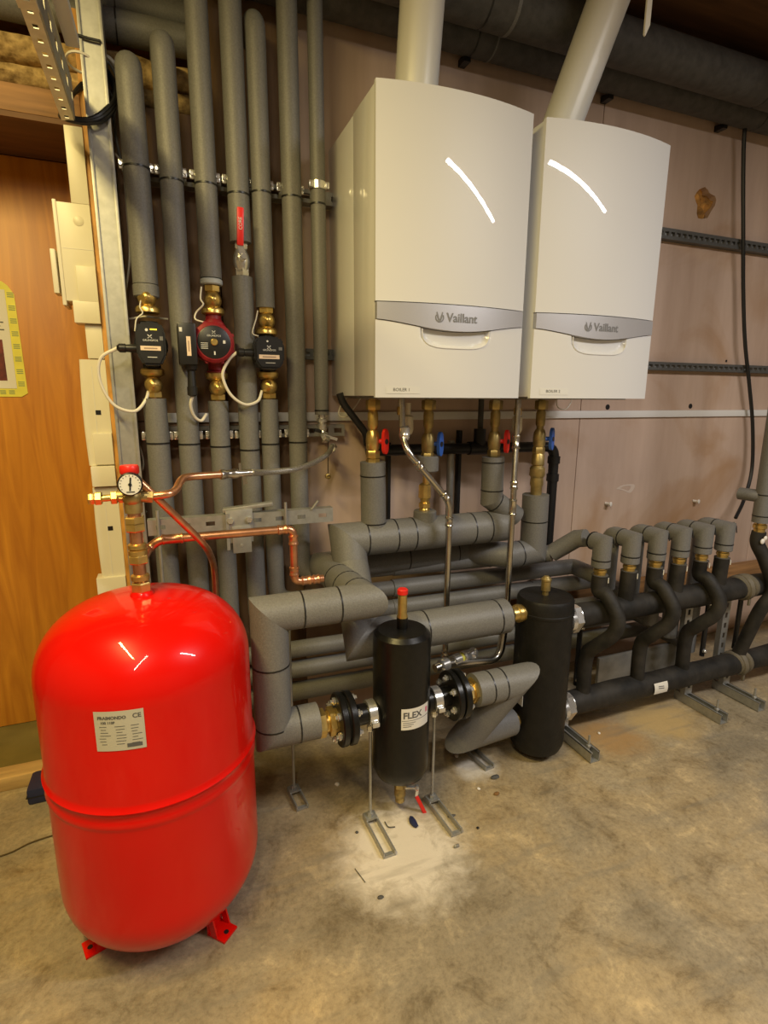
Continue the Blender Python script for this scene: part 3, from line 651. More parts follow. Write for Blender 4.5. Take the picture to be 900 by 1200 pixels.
# ---------------------------------------------------------------- the two wall boilers
ZB0, ZB1, YFR, BUL = 1.267, 2.067, -.458, .030
def boiler(x0, num, label):
    x1 = x0+.486; xc = (x0+x1)/2
    fy = lambda x: YFR-BUL*(1-((x-xc)/(x1-xc))**2)
    t = thing('wall_boiler', label, 'boiler', (xc, -.24, ZB0), 'wall-hung gas boilers')
    MB().span((x0+.004, -.262, ZB0+.004), (x1-.004, -.002, ZB1-.003), .003).put('casing', M_WHITE, t)
    MB().span((x0+.002, YFR+.012, ZB0+.004), (x1-.002, -.2645, ZB1-.003), .003).put('side_panel', M_WHITE, t)
    MB().span((x0+.03, -.40, ZB0-.004), (x1-.03, -.06, ZB0+.005)).put('bottom_plate', M_ALU, t, 'grey bottom plate')
    zt0 = ZB0+.258; 
    bar_hi = lambda u: zt0+.002-.0*u
    bar_lo = lambda u: ZB0+.214-.026*math.sin(PI*u)**1.4
    def panel(nm, lo, hi, m, dy=0.0, nx=28, nz=1, scoop=None, inset=.0):
        b = MB(); bm = b.bm; V = []
        xa, xb = x0+inset, x1-inset
        for i in range(nx+1):
            u = i/nx; x = xa+(xb-xa)*u; col = []
            for j in range(nz+1):
                z = lo(u)+(hi(u)-lo(u))*j/nz; y = fy(x)+dy
                if scoop: y += scoop(x, z)
                col.append(bm.verts.new((x, y, z)))
            V.append(col)
        B = [[bm.verts.new((xa+(xb-xa)*i/nx, YFR+.012, (lo, hi)[j](i/nx))) for j in (0, 1)] for i in range(nx+1)]
        for i in range(nx):
            for j in range(nz): bm.faces.new((V[i][j], V[i+1][j], V[i+1][j+1], V[i][j+1]))
            bm.faces.new((B[i][0], B[i+1][0], V[i+1][0], V[i][0])); bm.faces.new((V[i][nz], V[i+1][nz], B[i+1][1], B[i][1]))
        for i in (0, nx): bm.faces.new([B[i][0]]+V[i]+[B[i][1]])
        ed = [e for e in bm.edges if len(e.link_faces) == 2 and e.calc_face_angle(0) > 1.2]
        b.bevelled = True
        if nz == 1: bmesh.ops.bevel(bm, geom=ed, offset=.0035, segments=2, affect='EDGES', profile=.6)
        return b.put(nm, m, t)
    panel('front_panel', lambda u: zt0+.004, lambda u: ZB1, M_WHITE)
    sw = lambda v: max(0, min(1, v))**2*(3-2*max(0, min(1, v)))
    def scoop(x, z):
        top = ZB0+.20; w = .118; hgt = .060
        u = (x-xc)/w; d = (top-z)/hgt
        e = abs(u)**3.2+max(0, d)**3.2
        return .016*sw((1-e)*2.2) if e < 1 else 0
    lp = panel('lower_panel', lambda u: ZB0, lambda u: bar_lo(u)-.0015, M_WHITE, nx=72, nz=40, scoop=scoop)
    bar = panel('trim_bar', bar_lo, lambda u: zt0+.001, M_SILVER, dy=-.004, inset=.003, nx=48)
    # light rim of the grip hollow
    rim = []
    for k in range(25):
        a = PI*k/24; cx, sz = math.cos(a), math.sin(a)
        x = xc+.110*math.copysign(abs(cx)**.55, cx); z = ZB0+.192-.052*abs(sz)**.6
        rim.append((x, fy(x)-.0005, z))
    MB().sweep(rim, .0018, 6).put('grip_rim', M_WHITE, lp)
    f = lambda u, v: (xc+u, fy(xc+u)-.0052, ZB0+.2235+v)
    textmesh('logo_word', 'Vaillant', .034, lambda u, v: f(u+.012, v), M_LOGO, bar, thick=.0006)
    b = MB(); ex, ez, R = xc-.060, 0, .0135; bm = b.bm
    for a0, a1, r0, r1, cx, cz in ((PI*.82, PI*2.18, R*.78, R, 0, 0),):
        pr = None
        for k in range(21):
            a = a0+(a1-a0)*k/20
            cur = [bm.verts.new(f(ex-xc+cx+r*math.cos(a), cz+r*math.sin(a))) for r in (r0, r1)]
            if pr: bm.faces.new((pr[0], pr[1], cur[1], cur[0]))
            pr = cur
    for s in (-1, 1):
        q = [(s*.0012, -.005), (s*.0033, .003), (s*.008, .015), (s*.010, .014), (s*.0078, .0015), (s*.0045, -.008)]
        bm.faces.new([bm.verts.new(f(ex-xc+p[0], p[1])) for p in q])
    bm.faces.new([bm.verts.new(f(ex-xc+.0045*math.cos(k*PI/6), -.007+.0036*math.sin(k*PI/6))) for k in range(12)])
    b.put('logo_emblem', M_LOGO, bar, flat=True)
    lx = x0+.075; g = lambda u, v: (lx+u, fy(lx+u)-.0016, ZB0+.022+v)
    bm = MB(); bm.grid(10, 1, lambda u, v: (x0+.03+.1*u, fy(x0+.03+.1*u)-.001, ZB0+.011+.022*v)); nt = bm.put('name_tape', mat('clear_tape', (.72, .72, .705), .25) if 'clear_tape' not in bpy.data.materials else bpy.data.materials['clear_tape'], t, flat=True)
    textmesh('name_word', 'BOILER %d' % num, .0125, g, M_PRINT, nt)
    return t, xc
boiler(.563, 1, 'left white wall boiler, the one marked BOILER 1')
boiler(1.094, 2, 'right white wall boiler, the one marked BOILER 2')
def flue(label, p0, p1, r):
    p0, p1 = Vector(p0), Vector(p1); t = thing('flue_pipe', label, 'flue', p0, 'white boiler flues'); d = (p1-p0).normalized()
    e = p0+d*((2.655-p0.z)/d.z)
    MB().cyl(p0, e, r, 36).put('pipe', M_FLUE, t)
    k = Vector((p0.x, p0.y, ZB1-.004))
    b = MB().lathe(k, d, [(r+.001, 0), (r+.007, 0), (r+.007, .045), (r+.004, .052), (r, .052)], 36); b.put('socket', M_FLUE, t)
    return t
flue('white flue pipe rising nearly upright from the left boiler', (at(485.5, 100, -.27).x, -.27, ZB1-.003), at(495, 0, -.30), .064)
flue('white flue pipe leaning right above the right boiler', (at(648, 150, -.27).x, -.27, ZB1-.003), at(713, 0, -.36), .064)
# ---------------------------------------------------------------- connections below the boilers
YV = -.27
def valve(px, ztop, zbot, m, hm, label, hx, hz, long=False):
    a = at(px, 500, YV); x = a.x; zt, zb = ztop, zbot
    t = thing('isolating_valve', label, 'valve', (x, YV, zb), 'boiler isolating valves')
    b = MB(); L = zt-zb
    b.cyl((x, YV, zt+.045), (x, YV, zb), .013, 16).hexnut((x, YV, zt+.012), (x, YV, zt-.020), .024)
    b.lathe((x, YV, zt-.02), (0, 0, -1), [(.013, 0), (.0175, .012), (.0175, .05), (.015, .06)], 18)
    zm = hz; b.lathe((x, YV, zm+.035), (0, 0, -1), [(.016, 0), (.0215, .012), (.0235, .035), (.0215, .058), (.016, .07)], 20)
    b.hexnut((x, YV, zm-.030), (x, YV, zm-.055), .023)
    if long:
        b.lathe((x, YV, zm-.05), (0, 0, -1), [(.017, 0), (.023, .01), (.024, .045), (.020, .05), (.028, .06), (.029, .085), (.023, .095), (.025, .12), (.021, .13), (.021, zm-.05-zb)], 18)
    else: b.lathe((x, YV, zm-.055), (0, 0, -1), [(.017, 0), (.023, .003), (.023, .018), (.017, .022)], 6)
    b.put('body', m, t)
    hy = YV-.03; s = 1 if hx > 0 else -1; xh = x+hx
    b = MB(); b.lathe((x+.015*s, YV-.012, zm), (s, -.25, 0), [(.008, 0), (.008, abs(hx)*.5), (.012, abs(hx)*.9)], 12)
    o = []
    for k in range(24):
        q = 2*PI*k/24; r = .021+.020*abs(math.sin(q))**3; o.append((r*math.cos(q)*.62, r*math.sin(q)))
    e = Vector((.5*s, -.87, 0)).normalized(); uu = Vector((.87, .5*s, 0)).normalized(); c0 = Vector((xh, YV-.022, zm))
    b.prism(o, lambda u, v: c0+uu*u+Vector((0, 0, v)), lambda u, v: c0+e*.011+uu*u+Vector((0, 0, v)))
    hn = b.put('handle', hm, t, ('red' if hm is M_REDPL else 'blue')+' butterfly handle')
    MB().lathe(c0+e*.0112, e, [(.009, 0), (.009, .001), (.006, .0012)], 14).put('handle_screw', M_BLACK, hn)
    return x
zB = ZB0
v1 = valve(437, zB-.02, at(437, 541, YV).z, M_BRASS, M_REDPL, 'brass valve with the bright red handle under the left boiler', .030, at(437, 517, YV).z)
v2 = valve(502, zB-.02, at(502, 536, YV).z, M_BRASS_D, M_BLUE, 'brass valve with the blue handle under the left boiler', .030, at(502, 520, YV).z)
v3 = valve(580, zB-.02, at(580, 536, YV).z, M_BRASS_D, M_REDPL, 'brass valve with the darker red handle under the right boiler', .032, at(580, 517, YV).z)
v4 = valve(633, zB-.02, at(629, 580, YV).z, M_BRASS_D, M_BLUE, 'long brass valve with the blue handle at the right boiler', .032, at(634, 514, YV).z, long=True)
# small bracket, wires and traps under the boilers
for n, (px, lb) in enumerate(((478, 'white plastic syphon trap under the left boiler'), (606, 'white plastic syphon trap under the right boiler'))):
    a = at(px, 497, -.25); t = thing('syphon_trap', lb, 'trap', (a.x, -.25, a.z-.03), 'boiler syphon traps')
    b = MB(); b.lathe((a.x, -.25, a.z+.03), (0, 0, -1), [(.010, 0), (.018, .005), (.019, .05), (.014, .062), (.008, .068)], 16).cyl((a.x, -.25, a.z+.07), (a.x, -.25, a.z+.03), .009, 10); b.put('bowl', M_CREAM, t)
wire('loose grey wire looped below the left boiler', [(.60, -.10, 1.272), (.575, -.09, 1.24), (.57, -.08, 1.205), (.60, -.08, 1.20), (.63, -.09, 1.24), (.65, -.1, 1.272)], .0025, M_CABLE)
wire('loose grey wire looped below the right boiler', [(1.50, -.08, 1.272), (1.52, -.07, 1.23), (1.56, -.07, 1.222), (1.585, -.07, 1.25), (1.575, -.08, 1.275)], .0022, M_CABLE)
a, c = at(398, 468, -.14), at(429, 508, -.14)
solo(MB().sweep(fillet([(a.x, -.14, a.z+.02), (a.x+.01, -.14, a.z-.01), (c.x, -.14, c.z), (c.x+.01, -.12, c.z-.04)], .02, 4), .0125, 12).put('drain_hose', M_BLACK), 'dark hose slanting down beneath the left boiler', 'hose')
# black plastic drain along the wall
zd = at(560, 525, -.075).z; xe = at(650, 525, -.075).x; xs = at(430, 520, -.075).x
t = thing('drain_pipe', 'black plastic drain pipe along the wall turning down at right', 'pipe', (xe, -.075, 0.02))
MB().sweep(fillet([(xs, -.075, zd+.004), (xe, -.075, zd-.004), (xe, -.075, .02)], .05, 6), .021, 18).put('pipe', M_BLACK, t)
for z in (zd-.045, zd-.12): MB().cyl((xe, -.075, z), (xe, -.075, z-.03), .026, 18).put('coupling', M_BLACK, t)
xt = at(562, 520, -.075).x
MB().cyl((xt-.05, -.075, zd), (xt+.05, -.075, zd), .0265, 18).cyl((xt, -.075, zd), (xt, -.075, zd+.075), .024, 18).put('tee', M_BLACK, t)
MB().cyl((xt, -.075, zd+.07), (xt, -.075, ZB0+.02), .011, 12).put('inlet_tube', M_INS_D, t, 'grey inlet tube')
solo(MB().cyl((at(528, 540, -.05).x, -.05, .55), (at(528, 540, -.05).x, -.05, zd+.03), .014, 14).put('conduit', M_ZINC), 'grey steel conduit standing behind the black drain', 'conduit')
for px, z0, z1, lb in ((455, .80, 1.10, 'black strip on the wall right of the first sleeve'), (537, .70, 1.14, 'black cable on the wall beside the steel conduit')):
    x = at(px, 560, -.02).x; solo(MB().span((x-.007, -.03, z0), (x+.007, -.002, z1), .003).put('black_strip', M_BLACK), lb, 'strip')
# stainless discharge pipes
def steel(label, pts, rad, joints):
    t = thing('discharge_pipe', label, 'pipe', pts[-1], 'stainless discharge pipes')
    P = [Vector(p) for p in pts]
    MB().sweep(fillet(P, .035, 6), .0105, 16).put('pipe', M_STEEL, t)
    for (i, f, L) in joints:
        p = P[i].lerp(P[i+1], f); d = (P[i+1]-P[i]).normalized()
        MB().lathe(p-d*L/2, d, [(.0105, 0), (.0135, .002), (.0145, .006), (.0125, .009), (.0125, L-.009), (.0145, L-.006), (.0135, L-.002), (.0105, L)], 16).put('press_fitting', M_STEEL, t)
    return t
YS = -.375
p = [at(470, 478, -.33), at(472, 512, -.34), at(478, 530, YS), at(527, 588, YS), at(522, 772, YS)]
p[4].x = p[3].x; p[0].z = ZB0+.01
t = steel('stainless pipe with a long slanting offset under the left boiler', p, .03, [(2, .25, .03), (2, .88, .03), (3, .12, .035), (3, .965, .03)])
a = at(470, 478, -.33); b = MB().hexnut((a.x, -.33, a.z+.004), (a.x, -.33, a.z-.022), .0135); b.put('compression_nut', M_BRASS, t, 'pale brass nut')
a = at(474, 508, -.34); MB().lathe((a.x, -.34, a.z+.025), (0, 0, -1), [(.012, 0), (.018, .006), (.016, .02), (.019, .028), (.014, .045)], 12).put('elbow_union', M_CHROME, t)
p = [at(607, 478, -.33), at(605, 515, -.34), at(602, 575, YS), at(598, 650, YS), at(596, 690, YS)]
p[3].x = p[4].x = p[2].x-.001; p[0].z = ZB0+.01; p[4].z = .50
t = steel('stainless pipe running almost straight down between the boilers', p, .03, [(1, .05, .05), (1, .9, .03), (2, .25, .06)])
a = at(607, 479, -.33); b = MB().hexnut((a.x, -.33, a.z+.004), (a.x, -.33, a.z-.022), .0135); b.put('compression_nut', M_BRASS, t, 'pale brass nut')
XS1, XS2 = at(527, 588, YS).x, p[4].x
# ---------------------------------------------------------------- fat insulated pipes to and from the separators
def fat(label, pts, r, rings_at, tail=0.0, seg=26, extra=None):
    t = thing('insulated_header', label, 'pipe', pts[-1], 'fat insulated boiler pipes')
    P = [Vector(p) for p in pts]
    # every straight length is a sleeve of its own, cut on the mitre
    n = len(P)
    for i in range(n-1):
        a, c = P[i], P[i+1]; d = (c-a).normalized()
        h0 = d if i == 0 else ((a-P[i-1]).normalized()+d).normalized()
        h1 = d if i == n-2 else (d+(P[i+2]-c).normalized()).normalized()
        ref = Vector((0, 0, 1)) if abs(d.z) < .9 else Vector((1, 0, 0)); x = ref.cross(d).normalized(); y = d.cross(x)
        R0, R1 = [], []
        for k in range(seg):
            o = (x*math.cos(2*PI*k/seg)+y*math.sin(2*PI*k/seg))*r
            R0.append(a+o-d*(o.dot(h0)/max(.3, d.dot(h0)))); R1.append(c+o-d*(o.dot(h1)/max(.3, d.dot(h1))))
        MB().rings([R0, R1]).put('sleeve', M_INS, t)
    for i, f in rings_at:
        p = P[i].lerp(P[i+1], f); ring(t, p, P[i+1]-P[i], r, .004)
    return t, P
RB = .061
YB1 = -.27; zB1 = at(500, 624, YB1).z
xL = at(407, 630, YB1).x; v3x = at(583, 575, YB1).x
# supply: boiler 2 red valve -> left run -> down and forward -> right to the second separator
zlow = at(520, 733, -.50).z; xq = at(436, 748, -.50).x
xu = at(602, 716, -.5).x
fat('fat grey pipe from the boilers folding down towards the black separator', [(v3x+.035, YB1, zB1+.0), (xL, YB1, zB1), (xL+.002, YB1-.03, zB1-.08), (xq-.03, -.5, zlow), (xu-.035, -.5, zlow)], .058,
    [(0, .13), (0, .24), (0, .62), (0, .73), (0, .90), (2, .35), (3, .40), (3, .92)])
a = at(578, 536, YB1); k = at(604, 600, YB1); c = at(576, 588, YB1)
fat('short grey sleeve bending into the fat pipe under the right boiler', [(a.x, YB1, a.z+.002), (c.x, YB1, c.z+.01), (k.x-.0, YB1, zB1+.03)], .040, [(0, .12), (0, .78), (1, .12)])
a = at(440, 541, YB1); fat('short upright grey sleeve under the bright red valve', [(v1, YB1, a.z), (v1+.003, YB1, zB1+.03)], .042, [(0, .20), (0, .90)])
# return: boiler 2 blue valve -> long run behind -> forward -> left -> down -> dirt separator
YA = -.155; zA = at(520, 648, YA).z; YD = -.60
v4x = v4; a4 = at(627, 580, YV)
zS3 = at(370, 712, YD).z; zS2 = at(352, 848, YD).z; xS1 = at(318, 790, YD).x; xS4 = at(428, 700, YD).x; xS2 = at(372, 842, YD).x
fat('fat grey pipe stepping down to the left flange of the small black separator', [(v4x, YV, a4.z+.002), (v4x+.002, YV, zA+.005), (v4x-.11, YV, zA), (v4x-.22, YA, zA), (xS4+.0, YA, zA), (xS4, YD, zS3), (xS1, YD, zS3), (xS1, YD, zS2), (xS2, YD, zS2)], .0495,
    [(0, .45), (1, .6), (3, .10), (3, .45), (4, .45), (4, .66), (4, .86), (5, .30), (5, .68), (6, .42), (6, .95), (7, .55)])
a = at(497, 563, YV); c = at(497, 583, YV)
t = thing('check_valve', 'brass check valve below the blue handle of the left boiler', 'valve', (v2, YV, zB1+.05))
b = MB(); b.cyl((v2-.004, YV, at(502, 536, YV).z+.01), (v2-.004, YV, zB1+.02), .012)
z0 = at(497, 566, YV).z; b.lathe((v2-.008, YV, z0), (0, 0, -1), [(.012, 0), (.021, .006), (.022, .05), (.016, .058), (.014, .066), (.020, .07), (.020, .085), (.016, .088), (.019, .094), (.019, .104), (.014, .108)], 10); b.put('body', M_BRASS, t)
MB().rod((v2, YV, at(502, 534, YV).z), (v2, YV, at(502, 552, YV).z), .038).put('upper_collar', M_INS, t, 'grey foam collar')
MB().rod((v2-.006, YV, at(497, 598, YV).z), (v2-.006, YV, zB1+.03), .040).put('lower_collar', M_INS, t, 'grey foam collar')
# ---------------------------------------------------------------- small black separator, its flanges and supports
XF, YFX = at(470, 830, -.60).x, -.60
zft, zfb = at(476, 742, YFX).z+.02, at(467, 910, YFX).z+.005
t = thing('dirt_separator', 'small black separator cylinder with the FLEX label', 'separator', (XF, YFX, zfb))
MB().lathe((XF, YFX, zfb), (0, 0, 1), [(.03, 0), (.055, .004), (.074, .018), (.083, .040), (.0845, .06), (.0845, zft-zfb-.035), (.082, zft-zfb-.016), (.070, zft-zfb-.004), (.03, zft-zfb)], 44).put('body', M_BLACKPAINT, t)
MB().cyl((XF, YFX, zft-.005), (XF, YFX, zft+.032), .0165, 18).put('neck', M_BLACKPAINT, t)
MB().lathe((XF, YFX, zft+.03), (0, 0, 1), [(.0155, 0), (.0155, .008), (.0135, .012), (.0135, .070), (.015, .072)], 18).put('vent_valve', M_BRASS, t, 'brass vent tube')
MB().rod((XF, YFX, zft+.100), (XF, YFX, zft+.118), .0155).put('vent_cap', M_REDPL, t, 'red vent cap')
MB().cyl((XF, YFX, zfb+.005), (XF, YFX, zfb-.025), .019, 16).put('bottom_neck', M_BLACKPAINT, t)
def patch(t, nm, m, cx, cy, R, a0, a1, z0, z1, lab=None, n=12):
    return MB().grid(n, 1, lambda u, v: (cx+R*math.sin(a0+(a1-a0)*u), cy-R*math.cos(a0+(a1-a0)*u), z0+(z1-z0)*v)).put(nm, m, t, lab)
def onc(cx, cy, R, a, z): return lambda u, v: (cx+R*math.sin(a+u/R), cy-R*math.cos(a+u/R), z+v)
l0, l1 = at(462, 840, YFX-.083), at(498, 838, YFX-.08)
ac = math.radians(9); lz = at(480, 842, YFX-.08).z
lb = patch(t, 'label', M_PAPER, XF, YFX, .0851, ac-.56, ac+.56, lz-.033, lz+.033, 'white FLEX label')
textmesh('label_word', 'FLEX', .027, onc(XF, YFX, .0855, ac-.16, lz+.011), M_PRINT, lb, thick=.0008)
patch(lb, 'label_rule', M_PRINT, XF, YFX, .0854, ac-.54, ac+.54, lz-.005, lz-.0035)
patch(lb, 'label_patch', mat('pink_print', (.62, .16, .25), .6), XF, YFX, .0854, ac+.38, ac+.49, lz+.006, lz+.022)
b = MB()
for k in range(3): b.grid(6, 1, lambda u, v, k=k: (XF+.0854*math.sin(ac-.5+(.45-.08*k)*u), YFX-.0854*math.cos(ac-.5+(.45-.08*k)*u), lz-.012-.006*k+.002*v))
b.put('label_print', bpy.data.materials['grey_panel'], lb)['kind'] = 'stuff'
# drain cock
zd0 = zfb-.022
t = thing('drain_cock', 'dull brass drain cock with a red lever under the small separator', 'valve', (XF, YFX, zd0-.07))
b = MB(); b.hexnut((XF, YFX, zd0), (XF, YFX, zd0-.02), .020).lathe((XF, YFX, zd0-.018), (0, 0, -1), [(.015, 0), (.018, .01), (.018, .03), (.014, .036), (.015, .05), (.012, .052)], 14); b.put('body', M_BRASS_D, t)
zc = zd0-.022
MB().cyl((XF+.01, YFX-.004, zc), (XF+.045, YFX-.02, zc), .0055, 10).hexnut((XF+.043, YFX-.019, zc), (XF+.052, YFX-.023, zc), .009).put('spindle', M_CHROME, t)
q0, q1 = at(488, 933, YFX-.02), at(500, 957, YFX-.03)
MB().beam((XF+.05, YFX-.021, zc), (q0.x, q0.y, q0.z), .010, .0025, (0, 1, 0)).put('lever_arm', M_CHROME, t)
MB().beam(q0, q1, .012, .008, (0, 1, 0), .003).put('lever_grip', M_REDPL, t, 'red lever grip')
zax = at(420, 838, YFX).z
def flange_pair(label, xn, s, bolts=6, R=.076):
    """xn: side nearest the separator; s: +1 away to the right"""
    t = thing('pipe_flange', label, 'flange', (xn, YFX, zax-R), 'black bolted flanges')
    zz = zax
    fp = MB().lathe((xn, YFX, zz), (s, 0, 0), [(R-.004, 0), (R, .003), (R, .017), (R-.003, .020)], 36).put('flange_plate', M_BLACKPAINT, t)
    MB().lathe((xn+s*.026, YFX, zz), (s, 0, 0), [(R-.003, 0), (R, .003), (R, .017), (R-.004, .020)], 36).put('flange_plate', M_BLACKPAINT, t)
    MB().cyl((xn+s*.019, YFX, zz), (xn+s*.027, YFX, zz), R-.012, 30).put('gasket', M_BLACK, t)
    for k in range(bolts):
        a = 2*PI*(k+.35)/bolts; y, z = YFX+.055*math.cos(a), zz+.055*math.sin(a)
        b = MB(); b.cyl((xn-s*.016, y, z), (xn+s*.062, y, z), .0055, 8).hexnut((xn-s*.010, y, z), (xn, y, z), .0105).hexnut((xn+s*.046, y, z), (xn+s*.056, y, z), .0105); b.put('bolt', M_CHROME, fp)
    b = MB(); b.lathe((XF+s*.080, YFX, zz), (s, 0, 0), [(.036, 0), (.036, .012), (.030, .014), (.030, abs(xn-XF)-.08)], 24); b.put('neck', M_BLACKPAINT, t)
    b = MB(); b.lathe((xn+s*.045, YFX, zz), (s, 0, 0), [(.034, 0), (.034, .008), (.030, .010)], 20).hexnut((xn+s*.052, YFX, zz), (xn+s*.073, YFX, zz), .041).lathe((xn+s*.07, YFX, zz), (s, 0, 0), [(.029, 0), (.029, .012)], 18).hexnut((xn+s*.080, YFX, zz), (xn+s*.102, YFX, zz), .040); b.put('brass_union', M_BRASS, t, 'brass hexagon union')
    return t
xfl = at(411, 838, YFX).x+.004; xfr = at(530, 815, YFX).x-.014
flange_pair('black bolted flange left of the small separator', xfl+.0, -1)
flange_pair('black bolted flange right of the small separator', xfr, 1)
# threaded supports with slotted feet
def support(label, x, y, ztop, fl, ang, clamp_r=.034, clamp=True):
    t = thing('pipe_support', label, 'support', (x, y, 0), 'threaded pipe supports')
    MB().cyl((x, y, .012), (x, y, ztop), .0045, 10).put('rod', M_ZINC, t)
    d = Vector((math.sin(ang), -math.cos(ang), 0)); n = Vector((d.y, -d.x, 0))
    b = MB(); c0 = Vector((x, y, 0))-d*.018; c1 = c0+d*fl
    for s in (-1, 1):
        b.beam(c0+n*.017*s+Vector((0, 0, .009)), c1+n*.017*s+Vector((0, 0, .009)), .004, .018)
    b.beam(c1-d*.012+Vector((0, 0, .005)), c1+Vector((0, 0, .005)), .034, .006)
    b.put('foot_channel', M_ZINC, t)
    b = MB(); p = Vector((x, y, .018)); b.beam(p-d*.016, p+d*.016, .036, .006).hexnut((x, y, .02), (x, y, .032), .010); b.put('foot_nut', M_ZINC, t)
    if clamp:
        b = MB(); b.lathe((x-.012, y, zax), (1, 0, 0), [(clamp_r, 0), (clamp_r+.004, 0), (clamp_r+.004, .024), (clamp_r, .024)], 24).hexnut((x, y, zax-clamp_r-.024), (x, y, zax-clamp_r), .011); 
        for s in (-1, 1): b.box((x, y-s*(clamp_r+.008), zax-.012), (.022, .018, .014), bev=.003)
        b.put('clamp', M_CHROME, t)
    return t
xa, xb = at(434, 850, YFX).x, at(509, 840, YFX).x
support('left front threaded rod support standing on a slotted foot', xa, YFX, zax-.03, .165, .03)
support('right front threaded rod support on a slotted foot near the red lever', xb, YFX, zax-.03, .165, .06)
support('rear threaded rod support on a short foot behind the red lever', at(551, 880, -.42).x, -.42, at(551, 820, -.42).z, .13, .12, clamp=False)
support('thin threaded rod behind the fat grey elbow at left', at(344, 900, -.40).x, -.40, at(342, 738, -.40).z, .10, .1, clamp=False)
# fat return elbow from the right flange back to the tall separator
X2, Y2 = at(633, 790, -.50).x, -.50
z2t, z2b = at(637, 697, Y2).z, .028
xr0 = xfr+.09; tip = at(617, 796, YFX)
zl2 = at(602, 843, Y2).z
fat('fat grey sleeve doubling back under the right flange', [(xr0, YFX, zax), (tip.x-.055, YFX, zax), (at(556, 838, -.56).x, -.53, zl2+.012), (X2-.12, Y2, zl2)], .052, [(0, .35), (0, .68)])
# ---------------------------------------------------------------- tall black separator
t = thing('hydraulic_separator', 'tall black cylinder with a brass air vent left of the manifold', 'separator', (X2, Y2, z2b))
H = z2t-z2b
MB().lathe((X2, Y2, z2b), (0, 0, 1), [(.05, 0), (.085, .006), (.095, .03), (.096, .05), (.096, H-.06), (.0985, H-.058), (.0985, H-.05), (.096, H-.048), (.0955, H-.012), (.090, H-.002), (.086, H-.004), (.02, H)], 44).put('body', mat('black_lagged_shell', (.0085, .008, .0075), .5, 0, .3, 30, .25, 90, spec=.35), t)
MB().lathe((X2-.002, Y2, z2t-.003), (0, 0, 1), [(.011, 0), (.011, .016), (.016, .019), (.016, .052), (.018, .054), (.018, .06), (.012, .066), (.008, .07)], 18).put('air_vent', M_BRASS_D, t, 'brass air vent')
for nm, zz in (('upper_port', zlow), ('lower_port', zl2)):
    b = MB(); b.lathe((X2-.088, Y2, zz), (-1, 0, 0), [(.025, 0), (.029, .003), (.029, .012), (.026, .014), (.031, .016), (.031, .028), (.027, .032), (.027, .05)], 16); b.put(nm, M_BRASS, t, 'brass port union')
q = at(605, 815, Y2); MB().box((X2-.099, Y2-.025, q.z), (.002, .03, .04)).put('tag', M_PAPER, t, 'pale tag')
# steel relief pipe from the discharge pipe to the chrome tee
zt2 = at(520, 780, -.46).z; xt2 = at(516, 780, -.46).x
t = thing('relief_pipe', 'stainless bend with press fittings behind the right flange', 'pipe', (XS2, YS, zt2))
MB().sweep(fillet([(XS2, YS, .52), at(591, 735, -.40), at(585, 773, -.42), (xt2+.03, -.45, zt2), (xt2-.02, -.46, zt2-.004)], .05, 8), .0145, 18).put('pipe', M_STEEL, t)
d = Vector((-1, -.22, -.05)).normalized(); p = Vector((xt2+.03, -.45, zt2))-d*.13
MB().lathe(p, d, [(.015, 0), (.018, .003), (.019, .012), (.0165, .016), (.0165, .04), (.019, .044), (.019, .055), (.0165, .058)], 18).put('press_fitting', M_CHROME, t)
MB().lathe(p+d*.07, d, [(.016, 0), (.019, .003), (.019, .03), (.016, .033)], 18).put('press_fitting', M_CHROME, t)
MB().lathe(p+d*.125, d, [(.018, 0), (.022, .004), (.022, .03), (.018, .034)], 16).put('tee_end', M_CHROME, t)
MB().lathe(p+d*.062, d, [(.0165, 0), (.0172, 0), (.0172, .012), (.0165, .012)], 18).put('marker_band', M_YELLOW, t, 'yellow marker band')
# ---------------------------------------------------------------- black lagged manifold
zu, zl = at(778, 704, YM).z, at(786, 795, YM).z
xm0 = X2+.096
t = thing('manifold', 'black foam covered twin manifold running off to the right', 'manifold', (1.9, YM, zl-.05))
def lump(pts, r, amp, n=110):
    P = [Vector(p) for p in pts]; Q = [P[0].lerp(P[1], k/n) for k in range(n+1)]
    return MB().sweep(Q, lambda i: r*(1+amp*noise.noise(Vector((Q[i].x*7, r*50, Q[i].z*5)))), 18)
lump([(xm0+.07, YM, zu), (XR, YM, zu)], .046, .09).put('upper_header', M_RUBBER, t)
lump([(xm0+.07, YM, zl), (XR, YM, zl)], .046, .10).put('lower_header', M_RUBBER, t)
for nm, zz in (('upper_union', zu), ('lower_union', zl)):
    b = MB(); b.lathe((xm0-.02, Y2+.01, zz), (1, 0, 0), [(.034, 0), (.034, .03), (.042, .032), (.042, .048)], 20).hexnut((xm0+.030, YM-.005, zz), (xm0+.064, YM-.005, zz), .055).lathe((xm0+.062, YM, zz), (1, 0, 0), [(.042, 0), (.044, .004), (.044, .03)], 20); b.put(nm, M_CHROME, t, 'bright steel union nut')
znip = ZE-.118
